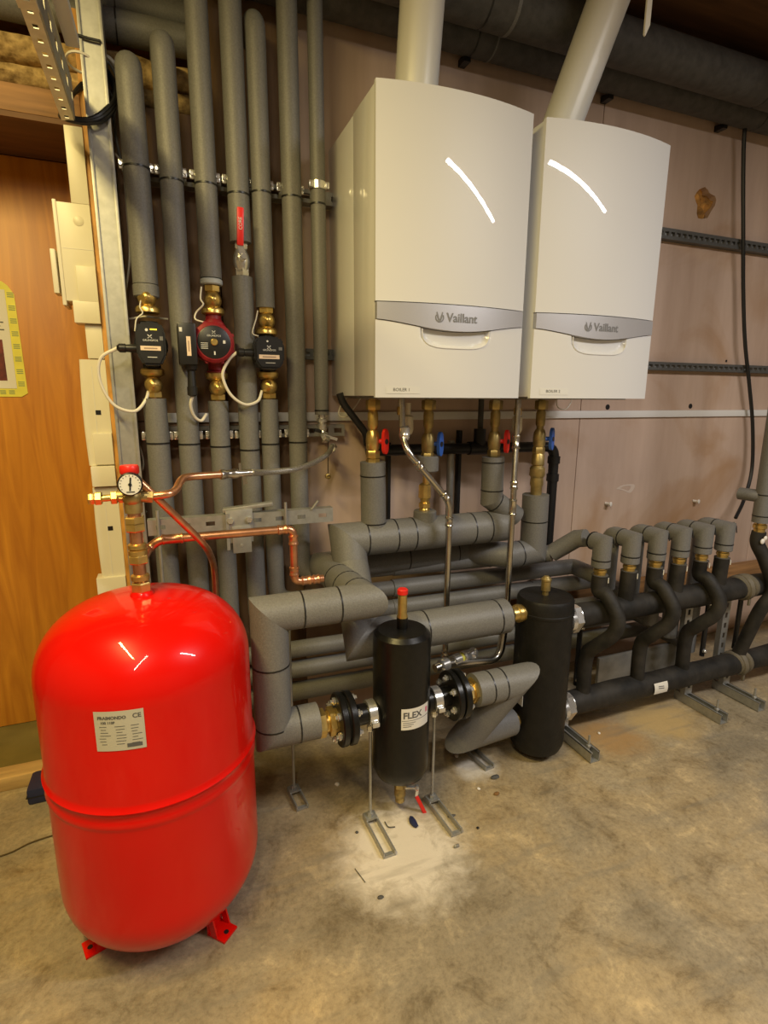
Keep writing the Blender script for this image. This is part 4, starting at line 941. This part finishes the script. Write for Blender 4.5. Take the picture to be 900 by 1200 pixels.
for i, x in enumerate(sorted(RX)):
    if i % 2 == 0:
        P = spline([(x, YM, znip), (x+.002, YM, znip-.06), (x+.010, YM-.035, zu+.075), (x+.022, YM-.082, zu+.005), (x+.012, YM-.078, zu-.055), (x-.018, YM-.035, zu-.115), (x-.028, YM, zu-.17), (x-.03, YM, zl+.03)], 6)
        MB().sweep(P, .0265, 16).put('swan_neck', M_RUBBER, t)
    else:
        MB().cyl((x, YM, znip), (x-.003, YM, zu+.02), .0285, 16).put('straight_neck', M_RUBBER, t)
    MB().cyl((x, YM, znip-.001), (x, YM, znip+.0015), .0295, 16).put('cut_edge', M_INS_D, t)
    MB().box((x+.022, YM-.022, znip-.018), (.009, .003, .018), Matrix.Rotation(.75, 3, 'Z')).put('tag', M_PAPER, t, 'small white tag')
for nm, xx, zz in (('upper_wrap', at(868, 690, YM).x, zu), ('lower_wrap', at(863, 768, YM).x, zl)):
    b = MB()
    for k, (o, r) in enumerate(((-.028, .052), (-.006, .056), (.02, .053))): b.lathe((xx+o, YM, zz), (1, .15*(-1)**k, .12), [(r-.006, 0), (r, .004), (r, .022), (r-.006, .026)], 20)
    b.box((xx+.012, YM-.035, zz-.055), (.012, .008, .03), bev=.002); b.put(nm, mat('brown_wrap_tape', (.13, .11, .075), .55, 0, .2, 30) if 'brown_wrap_tape' not in bpy.data.materials else bpy.data.materials['brown_wrap_tape'], t, 'brownish wrapped tape')
q = at(775, 802, YM-.048); MB().grid(6, 4, lambda u, v: (q.x-.035+.07*u, YM-.0515*math.cos(-.45+.9*v+.1), zl+.0515*math.sin(-.45+.9*v+.1))).put('label', M_PAPER, t, 'white sticker on the lower header')
b = MB()
for k in range(2): b.grid(4, 1, lambda u, v, k=k: (q.x-.015+.03*u, YM-.0520*math.cos(.1+.14*k+.07*v), zl+.0520*math.sin(.1+.14*k+.07*v-.06*u)))
b.put('label_print', bpy.data.materials['grey_panel'], t)['kind'] = 'stuff'
# support stands of the manifold
for i, (x, yb, yf, lb) in enumerate(((1.335, -.415, -.632, 'first manifold floor bracket, beside the tall black separator'), (1.985, -.415, -.632, 'second manifold floor bracket, middle of the three'), (2.215, -.415, -.625, 'third manifold floor bracket, furthest right'))):
    t = thing('floor_bracket', lb, 'bracket', (x, yb, 0), 'manifold floor brackets')
    b = MB(); b.span((x-.020, yf, .002), (x-.0175, yb, .041)).span((x+.0175, yf, .002), (x+.020, yb, .041)).span((x-.020, yf, .001), (x+.020, yb, .0035)).span((x-.020, yf, .0385), (x-.011, yb, .041)).span((x+.011, yf, .0385), (x+.020, yb, .041)); b.put('floor_arm', M_ZINC, t)
    b = MB(); slotted(b, (x, yb-.005, .04), (x, yb-.005, zu+.02), (1, 0, 0), (0, -1, 0), .040, .02, .045, .024, .0025, .35); b.put('upright', M_ZINC, t)
    b = MB(); slotted(b, (x, -.462, .04), (x, -.462, zl-.02), (1, 0, 0), (0, -1, 0), .040, .02, .045, .024, .0025, .35); b.put('lower_post', M_ZINC, t)
    MB().cyl((x, yf+.035, .03), (x, yf+.035, .085), .004, 8).put('stud', M_ZINC, t)
    MB().hexnut((x, yf+.035, .041), (x, yf+.035, .050), .009).put('nut', M_ZINC, t)
    b = MB(); r0 = x+.075 if i != 1 else x+.105
    b.cyl((r0, yb-.01, zl+.04), (r0, yb-.01, zu-.03), .010, 10); b.put('stay_rod', M_BLACK, t, 'dark stay rod')
    for z in (zu-.07, zl+.065): MB().ball((r0, yb-.02, z), .010, seg=12).put('stay_bolt', M_CHROME, t, 'bright bolt head')
x0, x1 = 1.52, 2.05
zq = at(750, 762, -.30).z; x0, x1 = at(702, 780, -.30).x, at(797, 770, -.30).x
solo(MB().span((x0, -.30, 0), (x1, -.285, zq), .002).put('back_plate', M_ALU), 'dull grey metal plate low on the wall behind the manifold', 'plate')
solo(MB().span((1.35, -.055, .335), (XR, -.01, .40), .004).put('timber_batten', M_BEAM), 'brown timber batten low on the wall behind the manifold', 'batten')
# riser at the right edge
X9 = at(893, 600, YM).x; z9 = at(890, 612, YM).z
t = thing('insulated_riser', 'grey insulated riser cut by the right edge of the photo', 'pipe', (X9, YM, z9))
MB().sweep([(X9, YM, ZC-.01), (X9, YM, z9)], .033, 20).put('sleeve', M_INS, t)
MB().sweep(fillet([(X9, YM, at(880, 583, YM).z), (X9-.02, YM+.03, at(880, 583, YM).z), (X9-.03, YM+.085, at(880, 583, YM).z)], .02, 4), .026, 16).put('side_branch', M_INS, t)
ring(t, (X9, YM, at(890, 580, YM).z), (0, 0, 1), .033); ring(t, (X9, YM, z9+.028), (0, 0, 1), .033)
b = MB(); b.cyl((X9, YM, z9), (X9, YM, z9-.045), .021, 16).lathe((X9, YM, z9-.008), (0, 0, -1), [(.021, 0), (.026, .003), (.026, .016), (.021, .019)], 16); b.put('brass_union', M_BRASS, t, 'brass union')
MB().sweep(spline([(X9, YM, z9-.04), (X9, YM, z9-.09), (X9+.02, YM-.03, z9-.16), (X9+.035, YM-.07, zu), (X9+.0, YM-.05, zu-.10), (X9-.02, YM, zl+.03)], 6), .027, 16).put('swan_neck', M_RUBBER, t)
b = MB(); b.ball((X9-.012, YM-.028, z9-.075), .012, (1, .5, 1), 10).ball((X9+.0, YM-.03, z9-.062), .010, (1, .5, 1), 10); b.put('paint_dab', M_PLUG, t, 'white sealant dab')
# ---------------------------------------------------------------- red expansion tank
TX, TY, TR = -.0755, -.676, .2255
t = thing('expansion_tank', 'big glossy red expansion tank standing on the concrete floor', 'tank', (TX, TY, 0))
zt = .834; prof = []
n = 14
for k in range(n+1):
    a = PI/2*k/n; prof.append((TR*math.sin(a)**.62 if k else .02, .028+.150*(1-math.cos(a))))
zbead = .452
for z, r in ((zbead-.040, TR), (zbead-.032, TR+.0005), (zbead-.024, TR+.004), (zbead-.016, TR+.0005), (zbead-.006, TR-.002), (zbead+.002, TR+.001), (zbead+.010, TR+.0065), (zbead+.018, TR+.001), (zbead+.026, TR)): prof.append((r, z))
for k in range(n, -1, -1):
    a = PI/2*k/n; prof.append((TR*math.sin(a)**.72 if k else .02, zt-.155*(1-math.cos(a))))
MB().lathe((TX, TY, 0), (0, 0, 1), prof, 80).put('vessel', M_RED, t, sharp=60)
MB().lathe((TX, TY, zt-.004), (0, 0, 1), [(.026, 0), (.024, .008), (.019, .014)], 20).put('socket', M_RED, t)
cx, cy = TX, TY
for ax, ay in ((-.255, -.735), (.040, -.800), (-.02, -.46)):
    d = Vector((ax-TX, ay-TY, 0)).normalized(); nn = Vector((-d.y, d.x, 0)); c = Vector((TX, TY, 0))+d*.148
    b = MB(); b.beam(c+Vector((0, 0, .003)), c+d*.050+Vector((0, 0, .003)), .046, .006, bev=.001).beam(c+Vector((0, 0, .0)), c+Vector((0, 0, .12)), .046, .005, d).beam(c+nn*.021+d*.02+Vector((0, 0, .003)), c+nn*.021-d*.002+Vector((0, 0, .09)), .004, .018, d).beam(c-nn*.021+d*.02+Vector((0, 0, .003)), c-nn*.021-d*.002+Vector((0, 0, .09)), .004, .018, d)
    lg = b.put('leg', M_RED, t)
    MB().lathe(c+d*.036+Vector((0, 0, .0055)), (0, 0, 1), [(.006, 0), (.006, .0012)], 10).put('leg_bolt', M_BLACK, lg)
# label
q = at(123, 861, TY-TR); al = math.radians(-9.5); zlab = .618
d = (at(93, 838, -.82), at(152, 885, -.82))
a0, a1 = al-.245, al+.155; z0, z1 = .600, .684
lb = patch(t, 'label', M_TANKLABEL, TX, TY, TR+.0008, a0, a1, z0, z1, 'silver rating label')
lw = (a1-a0)*TR; A = (a0+a1)/2; zc = (z0+z1)/2
textmesh('label_word', 'FRAIMONDO', .0088, onc(TX, TY, TR+.0012, A-.055, z1-.014), M_PRINT, lb, thick=.0004)
textmesh('label_word', '100 110P', .007, onc(TX, TY, TR+.0012, A-.090, z1-.024), M_PRINT, lb, thick=.0003)
textmesh('label_word', 'CE', .013, onc(TX, TY, TR+.0012, A+.145, z1-.013), M_PRINT, lb, thick=.0003)
b = MB(); random.seed(9)
for r in range(7):
    for c in range(3):
        s = a0+.03+c*.13+random.uniform(0, .02); e = s+random.uniform(.04, .09); z = z1-.033-r*.0062
        b.grid(4, 1, lambda u, v, s=s, e=e, z=z: (TX+(TR+.0011)*math.sin(s+(e-s)*u), TY-(TR+.0011)*math.cos(s+(e-s)*u), z+.0012*v))
s, e = a1-.15, a1-.03
b.grid(5, 1, lambda u, v: (TX+(TR+.0012)*math.sin(s+(e-s)*u), TY-(TR+.0012)*math.cos(s+(e-s)*u), z0+.006+.008*v))
b.put('label_print', M_PRINT, lb)['kind'] = 'stuff'
# ---------------------------------------------------------------- riser, gauge and copper pipes
YG = TY; XG0 = TX; zg = at(153, 582, YG).z
xg = at(155, 582, YG).x; xtop = at(157, 600, YG).x; xbot = TX
t = thing('tank_riser', 'copper riser with brass unions standing on the red tank', 'pipe', (xbot, YG, zt+.01))
MB().cyl((xbot, YG, zt), (xtop, YG, zg-.02), .0135, 18).put('pipe', M_COPPER, t)
ax = Vector((xtop-xbot, 0, zg-.02-zt)); Lr = ax.length; ax.normalize(); P0 = Vector((xbot, YG, zt+.008))
for f, L in ((0.0, .022), (.13, .016), (.35, .020), (.44, .016), (.52, .014), (.74, .022), (.82, .018)):
    p = P0+ax*f*Lr*.92; (MB().hexnut(p, p+ax*L, .0215) if L > .017 else MB().lathe(p, ax, [(.015, 0), (.0195, .003), (.0195, L-.003), (.015, L)], 16)).put('brass_union', M_BRASS, t, 'brass union')
t = thing('safety_group', 'brass safety valve group with pressure gauge and red cap', 'valve', (xg, YG, zg-.025))
b = MB(); b.lathe((xtop, YG, zg-.035), (0, 0, 1), [(.018, 0), (.019, .015), (.017, .035), (.017, .06)], 16).cyl((xg-.03, YG, zg+.003), (xg+.032, YG, zg-.002), .013, 14).hexnut((xg+.028, YG, zg-.001), (xg+.042, YG, zg-.003), .014).ball((xg, YG-.004, zg), .021, seg=14); b.put('body', M_BRASS_D, t)
q = at(105, 585, YG); q2 = at(147, 583, YG)
b = MB(); b.cyl((q.x, YG, zg-.001), (q2.x, YG, zg+.001), .0075, 14)
for px, L, r in ((103, .014, .0125), (111, .014, .0145), (130, .013, .0145), (139, .012, .013)):
    xx = at(px, 585, YG).x; b.hexnut((xx, YG, zg), (xx+L, YG, zg), r)
b.put('drain_stub', M_BRASS, t, 'brass drain stub')
c = at(152.5, 567.5, YG-.03)
b = MB(); b.lathe((c.x, YG-.005, c.z), (0, -1, 0), [(.012, 0), (.022, .012), (.0245, .014), (.0245, .028), (.0225, .030)], 32); gc = b.put('gauge_case', M_BLACK, t, 'black gauge case')
MB().lathe((c.x, YG-.0345, c.z), (0, -1, 0), [(.0215, 0), (.0215, .0012)], 32).put('gauge_dial', M_PAPER, gc, 'white gauge dial')
b = MB(); yd = YG-.0362
b.beam((c.x-.001, yd, c.z-.013), (c.x+.002, yd, c.z+.015), .003, .0006, (0, 1, 0)).lathe((c.x, yd, c.z), (0, -1, 0), [(.0035, 0), (.0035, .0008)], 12)
for k in range(13):
    a = math.radians(-120+20*k); u = Vector((math.sin(a), 0, math.cos(a))); b.beam(Vector((c.x, yd, c.z))+u*.0175, Vector((c.x, yd, c.z))+u*.0200, .0012, .0005, (0, 1, 0))
b.beam((c.x-.008, yd, c.z-.0155), (c.x+.008, yd, c.z-.0155), .0018, .0005, (0, 1, 0))
b.put('gauge_needle', M_BLACK, gc, flat=True)
c = at(151.5, 550, YG)
b = MB().lathe((c.x, YG, c.z-.009), (0, 0, 1), [(.0185, 0), (.0195, .002), (.0195, .014), (.0175, .018)], 20); b.put('red_cap', M_REDPL, t, 'red safety valve cap')
MB().cyl((c.x, YG, zg), (c.x, YG, c.z-.008), .017, 16).put('valve_bonnet', M_BLACK, t)
# copper filling pipe and braided hose
p = [at(172, 581, YG), at(196, 579, YG), at(206, 574, YG+.02), at(213, 562, YG+.05), at(225, 558.5, YG+.07), at(262, 556, YG+.10)]
p[0].z = zg-.002
t = thing('filling_pipe', 'bent copper pipe running right from the pressure gauge', 'pipe', p[0])
MB().sweep(spline(p, 8), .0088, 14).put('pipe', M_COPPER, t)
e = p[-1]; d = (p[-1]-p[-2]).normalized()
b = MB(); b.lathe(e-d*.01, d, [(.009, 0), (.0125, .002), (.0125, .012), (.0105, .015), (.0105, .03), (.0125, .033), (.0125, .045), (.0095, .047), (.0095, .085)], 12).beam(e+d*.045+Vector((0, 0, .006)), e+d*.045+Vector((0, 0, .026)), .006, .006, (0, 1, 0)).beam(e+d*.055+Vector((0, 0, -.006)), e+d*.058+Vector((0, 0, -.028)), .010, .006, (0, 1, 0)); b.put('stop_valve', M_STEEL, t, 'nickel stop valve')
h0 = e+d*.075
hp = [h0, at(310, 553.5, -.46), at(345, 550, -.38), at(368, 542, -.28), at(384, 532, -.20), at(389, 523, -.155)]
t2 = thing('braided_hose', 'braided steel hose curving up to the thin insulated pipe', 'hose', h0)
MB().sweep(spline(hp, 8), .0085, 12).put('hose', mat('braided_steel', (.60, .58, .52), .38, .9, .3, 260, .5, 400), t2)
xx, zz = PX[6], zp(486, 375)
b = MB(); b.lathe(hp[-1]-Vector((0, 0, .01)), hp[-1]-hp[-2], [(.010, 0), (.013, .002), (.013, .02), (.010, .024)], 8); b.put('ferrule', M_CHROME, t2)
t = thing('fill_tap', 'small chrome fill tap at the foot of the thin pipe', 'valve', (xx, YP, zz-.1))
b = MB(); zt3 = zz-.03
b.lathe((xx, YP, zt3), (0, 0, -1), [(.012, 0), (.017, .005), (.017, .02), (.013, .025)], 14).cyl((xx, YP, zt3-.01), (xx+.004, YP-.02, zt3-.06), .010, 12).hexnut((xx+.002, YP-.012, zt3-.035), (xx+.008, YP-.03, zt3-.055), .015).box((xx+.02, YP-.03, zt3-.045), (.05, .006, .010), Matrix.Rotation(.3, 3, 'Y')); b.put('body', M_CHROME, t)
MB().box((xx-.012, YP-.008, zt3-.024), (.034, .012, .012), Matrix.Rotation(.25, 3, 'Y'), .002).put('lever', M_BLACK, t)
q = at(385, 556, YP-.01); b = MB(); b.cyl((q.x, YP-.01, zt3-.06), (q.x-.002, YP-.01, q.z), .0016, 6); b.put('chain', M_BLACK, t)
MB().lathe((q.x-.002, YP-.002, q.z-.006), (0, -1, 0), [(.008, 0), (.010, .003), (.010, .012), (.006, .014), (.006, .008)], 14).put('hanging_cap', M_BRASS_D, t, 'hanging cap')
# diagonal blow-off pipe
p = [at(160, 556, YG-.0), at(172, 572, YG-.01), at(240, 641, YG+.05), at(249, 655, YG+.05), at(252, 672, YG+.05), at(253, 712, YG+.05)]
p[0] = Vector((xg+.012, YG, c.z-.022))
t = thing('blow_off_pipe', 'copper pipe slanting down from the safety valve behind the tank', 'pipe', p[-1])
P = fillet([p[0], at(178, 578, YG), at(241, 639, -.607), at(251, 661, -.475), Vector((at(251, 661, -.475).x, -.475, .30))], .05, 8)
MB().sweep(P, .0085, 14).put('pipe', M_COPPER, t)
# level expansion pipe
YE = -.575
p0 = at(176, 632, YE); p1 = at(340, 620, YE); z1 = p1.z; xe = at(344, 640, YE).x; z3 = at(343, 682, YE).z; xend = at(379, 681, YE).x
t = thing('expansion_pipe', 'long level copper pipe dropping to the fat grey elbow', 'pipe', (xe, YE, z3))
MB().sweep(fillet([(xbot+.0, YG, z1-.03), (p0.x-.006, YE, z1-.02), (p0.x+.02, YE, z1), (xe, YE, z1), (xe, YE, z3), (xend, YE, z3)], .018, 5), .0105, 16).put('pipe', M_COPPER, t)
def cap(p, d, L=.022):
    d = Vector(d); MB().lathe(Vector(p)-d*L/2, d, [(.0105, 0), (.0132, .002), (.0132, .006), (.0118, .008), (.0118, L-.008), (.0132, L-.006), (.0132, L-.002), (.0105, L)], 16).put('press_fitting', M_COPPER, t)
cap((p0.x+.05, YE, z1), (1, 0, 0), .05); cap((xe-.028, YE, z1), (1, 0, 0), .026); cap((xe, YE, z1-.03), (0, 0, 1), .028); cap((xe, YE, z3+.030), (0, 0, 1), .026); cap((xe+.032, YE, z3), (1, 0, 0), .026); cap((xend-.02, YE, z3), (1, 0, 0), .02)
# perforated mounting rail
YR = -.27; za = at(280, 611, YR).z; xa, xb = at(173, 617, YR).x, at(390, 604, YR).x
t = thing('mounting_rail', 'slotted galvanised rail level behind the copper pipe', 'rail', ((xa+xb)/2, YR, za-.03))
b = MB(); slotted(b, (xa, YR, za), (xb, YR, za), (0, 0, 1), (0, -1, 0), .046, .03, .062, .026, .0025, .28); b.put('channel', M_ZINC, t)
xc = at(283, 620, YR-.01).x; zb2 = at(283, 643, YR-.01).z
b = MB(); b.span((xc-.045, YR-.010, zb2+.02), (xc+.035, YR-.004, za+.038), .001).span((xc-.028, YR-.016, zb2-.012), (xc+.028, YR-.010, za-.012), .002).span((xc-.045, YR-.014, zb2), (xc-.036, YR-.004, za+.03)); b.put('bracket_plate', M_ZINC, t)
b = MB()
for sx in (-.032, .024): b.hexnut((xc+sx, YR-.010, za+.006), (xc+sx, YR-.018, za+.006), .010)
b.cyl((xc-.002, YR-.0155, zb2+.012), (xc-.002, YR-.017, zb2+.012), .005, 8); b.put('bolt', M_CHROME, t)
b = MB(); b.beam((xc-.05, YR+.02, za+.034), (xc+.10, YR-.0, za+.050), .03, .012, (0, 0, 1), .003); b.put('top_clip', M_ZINC, t)
for px in (185, 335):
    x = at(px, 610, YR-.03+.02).x; MB().cyl((x, YR-.012, at(px, 697, YR).z if px < 200 else za-.03), (x, YR-.012, za+.052), .0045, 8).put('threaded_stud', M_ZINC, t)
MB().cyl((at(365, 600, YR).x, YR-.004, za+.022), (at(372, 590, YR).x, YR-.01, za+.05), .0045, 8).put('threaded_stud', M_ZINC, t)
# ---------------------------------------------------------------- right-hand wall: rails, cable, plugs
for z, h, x0, lb in ((1.962, .044, 1.50, 'upper slotted rail on the pink wall right of the boilers'), (1.412, .036, .42, 'lower slotted rail on the pink wall behind the boilers')):
    t = thing('wall_rail', lb, 'rail', (2.5, -.02, z-h/2), 'slotted wall rails')
    b = MB(); slotted(b, (x0, -.030, z), (XR, -.030, z), (0, 0, 1), (0, -1, 0), h, .03, .034, .022, .002, .36); b.put('channel', mat('dark_rail_steel', (.13, .13, .125), .5, .5) if 'dark_rail_steel' not in bpy.data.materials else bpy.data.materials['dark_rail_steel'], t)
    b = MB(); b.span((x0, -.020, z-h*.3), (XR, -.012, z+h*.3)); b.put('back', M_ZINC, t)
P = [at(873, 150, -.05), at(871, 200, -.045), at(871, 280, -.05), at(871, 340, -.045), at(873, 400, -.05), at(878, 450, -.045), at(882, 500, -.04), at(881, 550, -.05), at(872, 585, -.08), at(862, 607, -.12)]
P.insert(0, Vector((P[0].x+.01, -.06, 2.50)))
wire('black cable hanging down the pink wall at the far right', P, .0085, M_BLACK)
for i, (px, py) in enumerate(((709, 590), (812, 587))):
    a = at(px, py, 0); b = MB(); b.lathe((a.x+.012, -.028, a.z), (-.35, 1, 0), [(.007, 0), (.011, .002), (.011, .007), (.007, .009), (.007, .03)], 12)
    solo(b.put('wall_plug', M_PLUG), ('left' if i == 0 else 'right')+' white plastic plug sticking out of the pink wall', 'wall plug', 'white wall plugs')
for i, (px, py) in enumerate(((712, 477), (809, 476), (851, 423))):
    a = at(px, py, 0); solo(MB().lathe((a.x, .0, a.z), (0, -1, 0), [(.012 if i < 2 else .006, 0), (.012 if i < 2 else .006, .0012), (.006, .0012)], 14).put('drill_hole', M_BLACK), ['dark screw hole in the wall by the right boiler corner', 'dark screw hole above the white trim at mid right', 'small dark screw hole under the lower slotted rail'][i], 'hole')
# pale smear of filler
a = at(733, 572, 0)
def f(u, v):
    th = 2*PI*u; r = .55+.45*v; return (a.x+(.055+.006*math.sin(2*th))*r*math.cos(th), -.0006-.0006*math.sin(PI*v), a.z+(.020+.006*math.cos(2*th+1))*r*math.sin(th)+.006*math.sin(th*2)*r)
solo(MB().grid(40, 3, f).put('filler_smear', mat('pale_filler', (.62, .50, .41), .7)), 'pale ring of filler smeared on the pink wall', 'filler')
# ceiling pipes
for i, (y, z, r, lb) in enumerate(((-.20, at(760, 60, -.20).z, .072, 'front dark lagged pipe under the ceiling'), (-.06, at(760, 98, -.06).z, .062, 'rear dark lagged pipe under the ceiling against the wall'))):
    t = thing('ceiling_pipe', lb, 'pipe', (2, y, z), 'dark lagged ceiling pipes')
    MB().rod((.21, y, z), (4.5, y, z), r, seg=28).put('lagging', M_INS_D, t)
    for px in ((566, 596), (553, 575))[i]:
        x = at(px, 12+28*i, y).x; ring(t, (x, y, z), (1, 0, 0), r, .012 if px == 596 else .006, m=M_INS if px in (596, 575) else None)
    ring(t, (at(890, 110, y).x, y, z), (1, 0, 0), r, .006)
    for px in (543, 712, 850):
        if i == 0: continue
        x = at(px, 100, -.02).x
        MB().span((x-.012, -.045, z-r-.012), (x+.012, 0, z-r+.01)).put('wall_bracket', M_BLACK, t)
a = at(762, 0, -.5); c = at(757, 42, -.5)
b = MB(); b.prism([(a.x-.010, 2.655), (a.x+.010, 2.655), (c.x+.012, c.z+.030), (c.x-.002, c.z), (c.x-.006, c.z+.004)], lambda x, z: Vector((x, -.5, z)), lambda x, z: Vector((x, -.494, z)))
solo(b.put('cable_strap', M_CABLE), 'pale cut strap hanging from the ceiling right of the flue', 'strap')
# ---------------------------------------------------------------- on the floor
a = at(40, 943, Z=0); c0 = at(42, 928, Z=.0)
t = thing('blue_case', 'dark blue plastic case on the floor behind the red tank', 'case', (a.x+.03, a.y, 0))
MB().span((a.x-.018, a.y-.002, 0), (a.x+.10, a.y+.10, .055), .012).put('body', M_NAVY, t)
MB().span((a.x-.019, a.y-.003, .026), (a.x+.101, a.y+.101, .029)).put('lid_seam', M_BLACK, t)
wire('thin brown cord lying on the concrete left of the tank', [at(-30, 1012, Z=.003), at(10, 1000, Z=.003), at(35, 988, Z=.003), at(62, 979, Z=.003), at(90, 972, Z=.003)], .0022, mat('brown_cord', (.09, .06, .02), .8))
random.seed(3)
bits = [((484, 965), .018, M_NAVY, 'dark plastic scrap on the floor by the slotted feet', (.6, 1.3, .4)), ((395, 920), .008, M_PLUG, 'pale mortar crumb on the floor left of the small separator', (1, 1, .6)), ((580, 912), .012, M_INS_D, 'dark crumb on the floor right of the rear support', (1.4, .7, .5)), ((582, 931), .009, mat('rust_crumb', (.2, .10, .03), .9), 'rusty crumb on the floor in front of the rear support', (1.2, .8, .5)), ((561, 1000 - 75), .006, M_PLUG, 'tiny pale crumb by the rear support foot', (1, 1, .5)), ((535, 887), .008, M_PLUG, 'pale crumb just left of the rear support foot', (1, 1, .6)), ((529, 957), .009, M_INS_D, 'dark chip beside the right slotted foot', (1.5, .6, .4)), ((535, 993), .010, M_ALU, 'grey chip touching the right slotted foot', (1, .5, .6)), ((560, 971), .005, M_BLACK, 'small black pellet on the bare floor', (1, 1, .6)), ((418, 976), .005, M_INS_D, 'small dark crumb near the left slotted foot', (1, 1, .6)), ((702, 860), .006, M_PLUG, 'white crumb in front of the first floor bracket', (1, 1, .6)), ((446, 1052), .007, M_INS_D, 'dark flake in front of the left slotted foot', (1.4, .8, .4))]
for (px, py), r, m, lb, s3 in bits:
    p = at(px, py, Z=0); b = MB(); b.ball((0, 0, 0), r, s3, 8)
    for v in b.bm.verts: v.co *= 1+.35*noise.noise(v.co*140+p*9)
    bmesh.ops.translate(b.bm, verts=b.bm.verts, vec=(p.x, p.y, r*s3[2]*.8))
    solo(b.put('floor_scrap', m, sharp=25), lb, 'scrap')
wire('curl of dark wire on the floor beneath the small separator', [at(451, 963, Z=.003), at(455, 969, Z=.003), at(463, 969, Z=.003)], .0018, M_INS_D)
wire('short dark wire scrap left of the left slotted foot', [at(416, 1018, Z=.002), at(422, 1026, Z=.002), at(428, 1034, Z=.002)], .0012, M_INS_D)
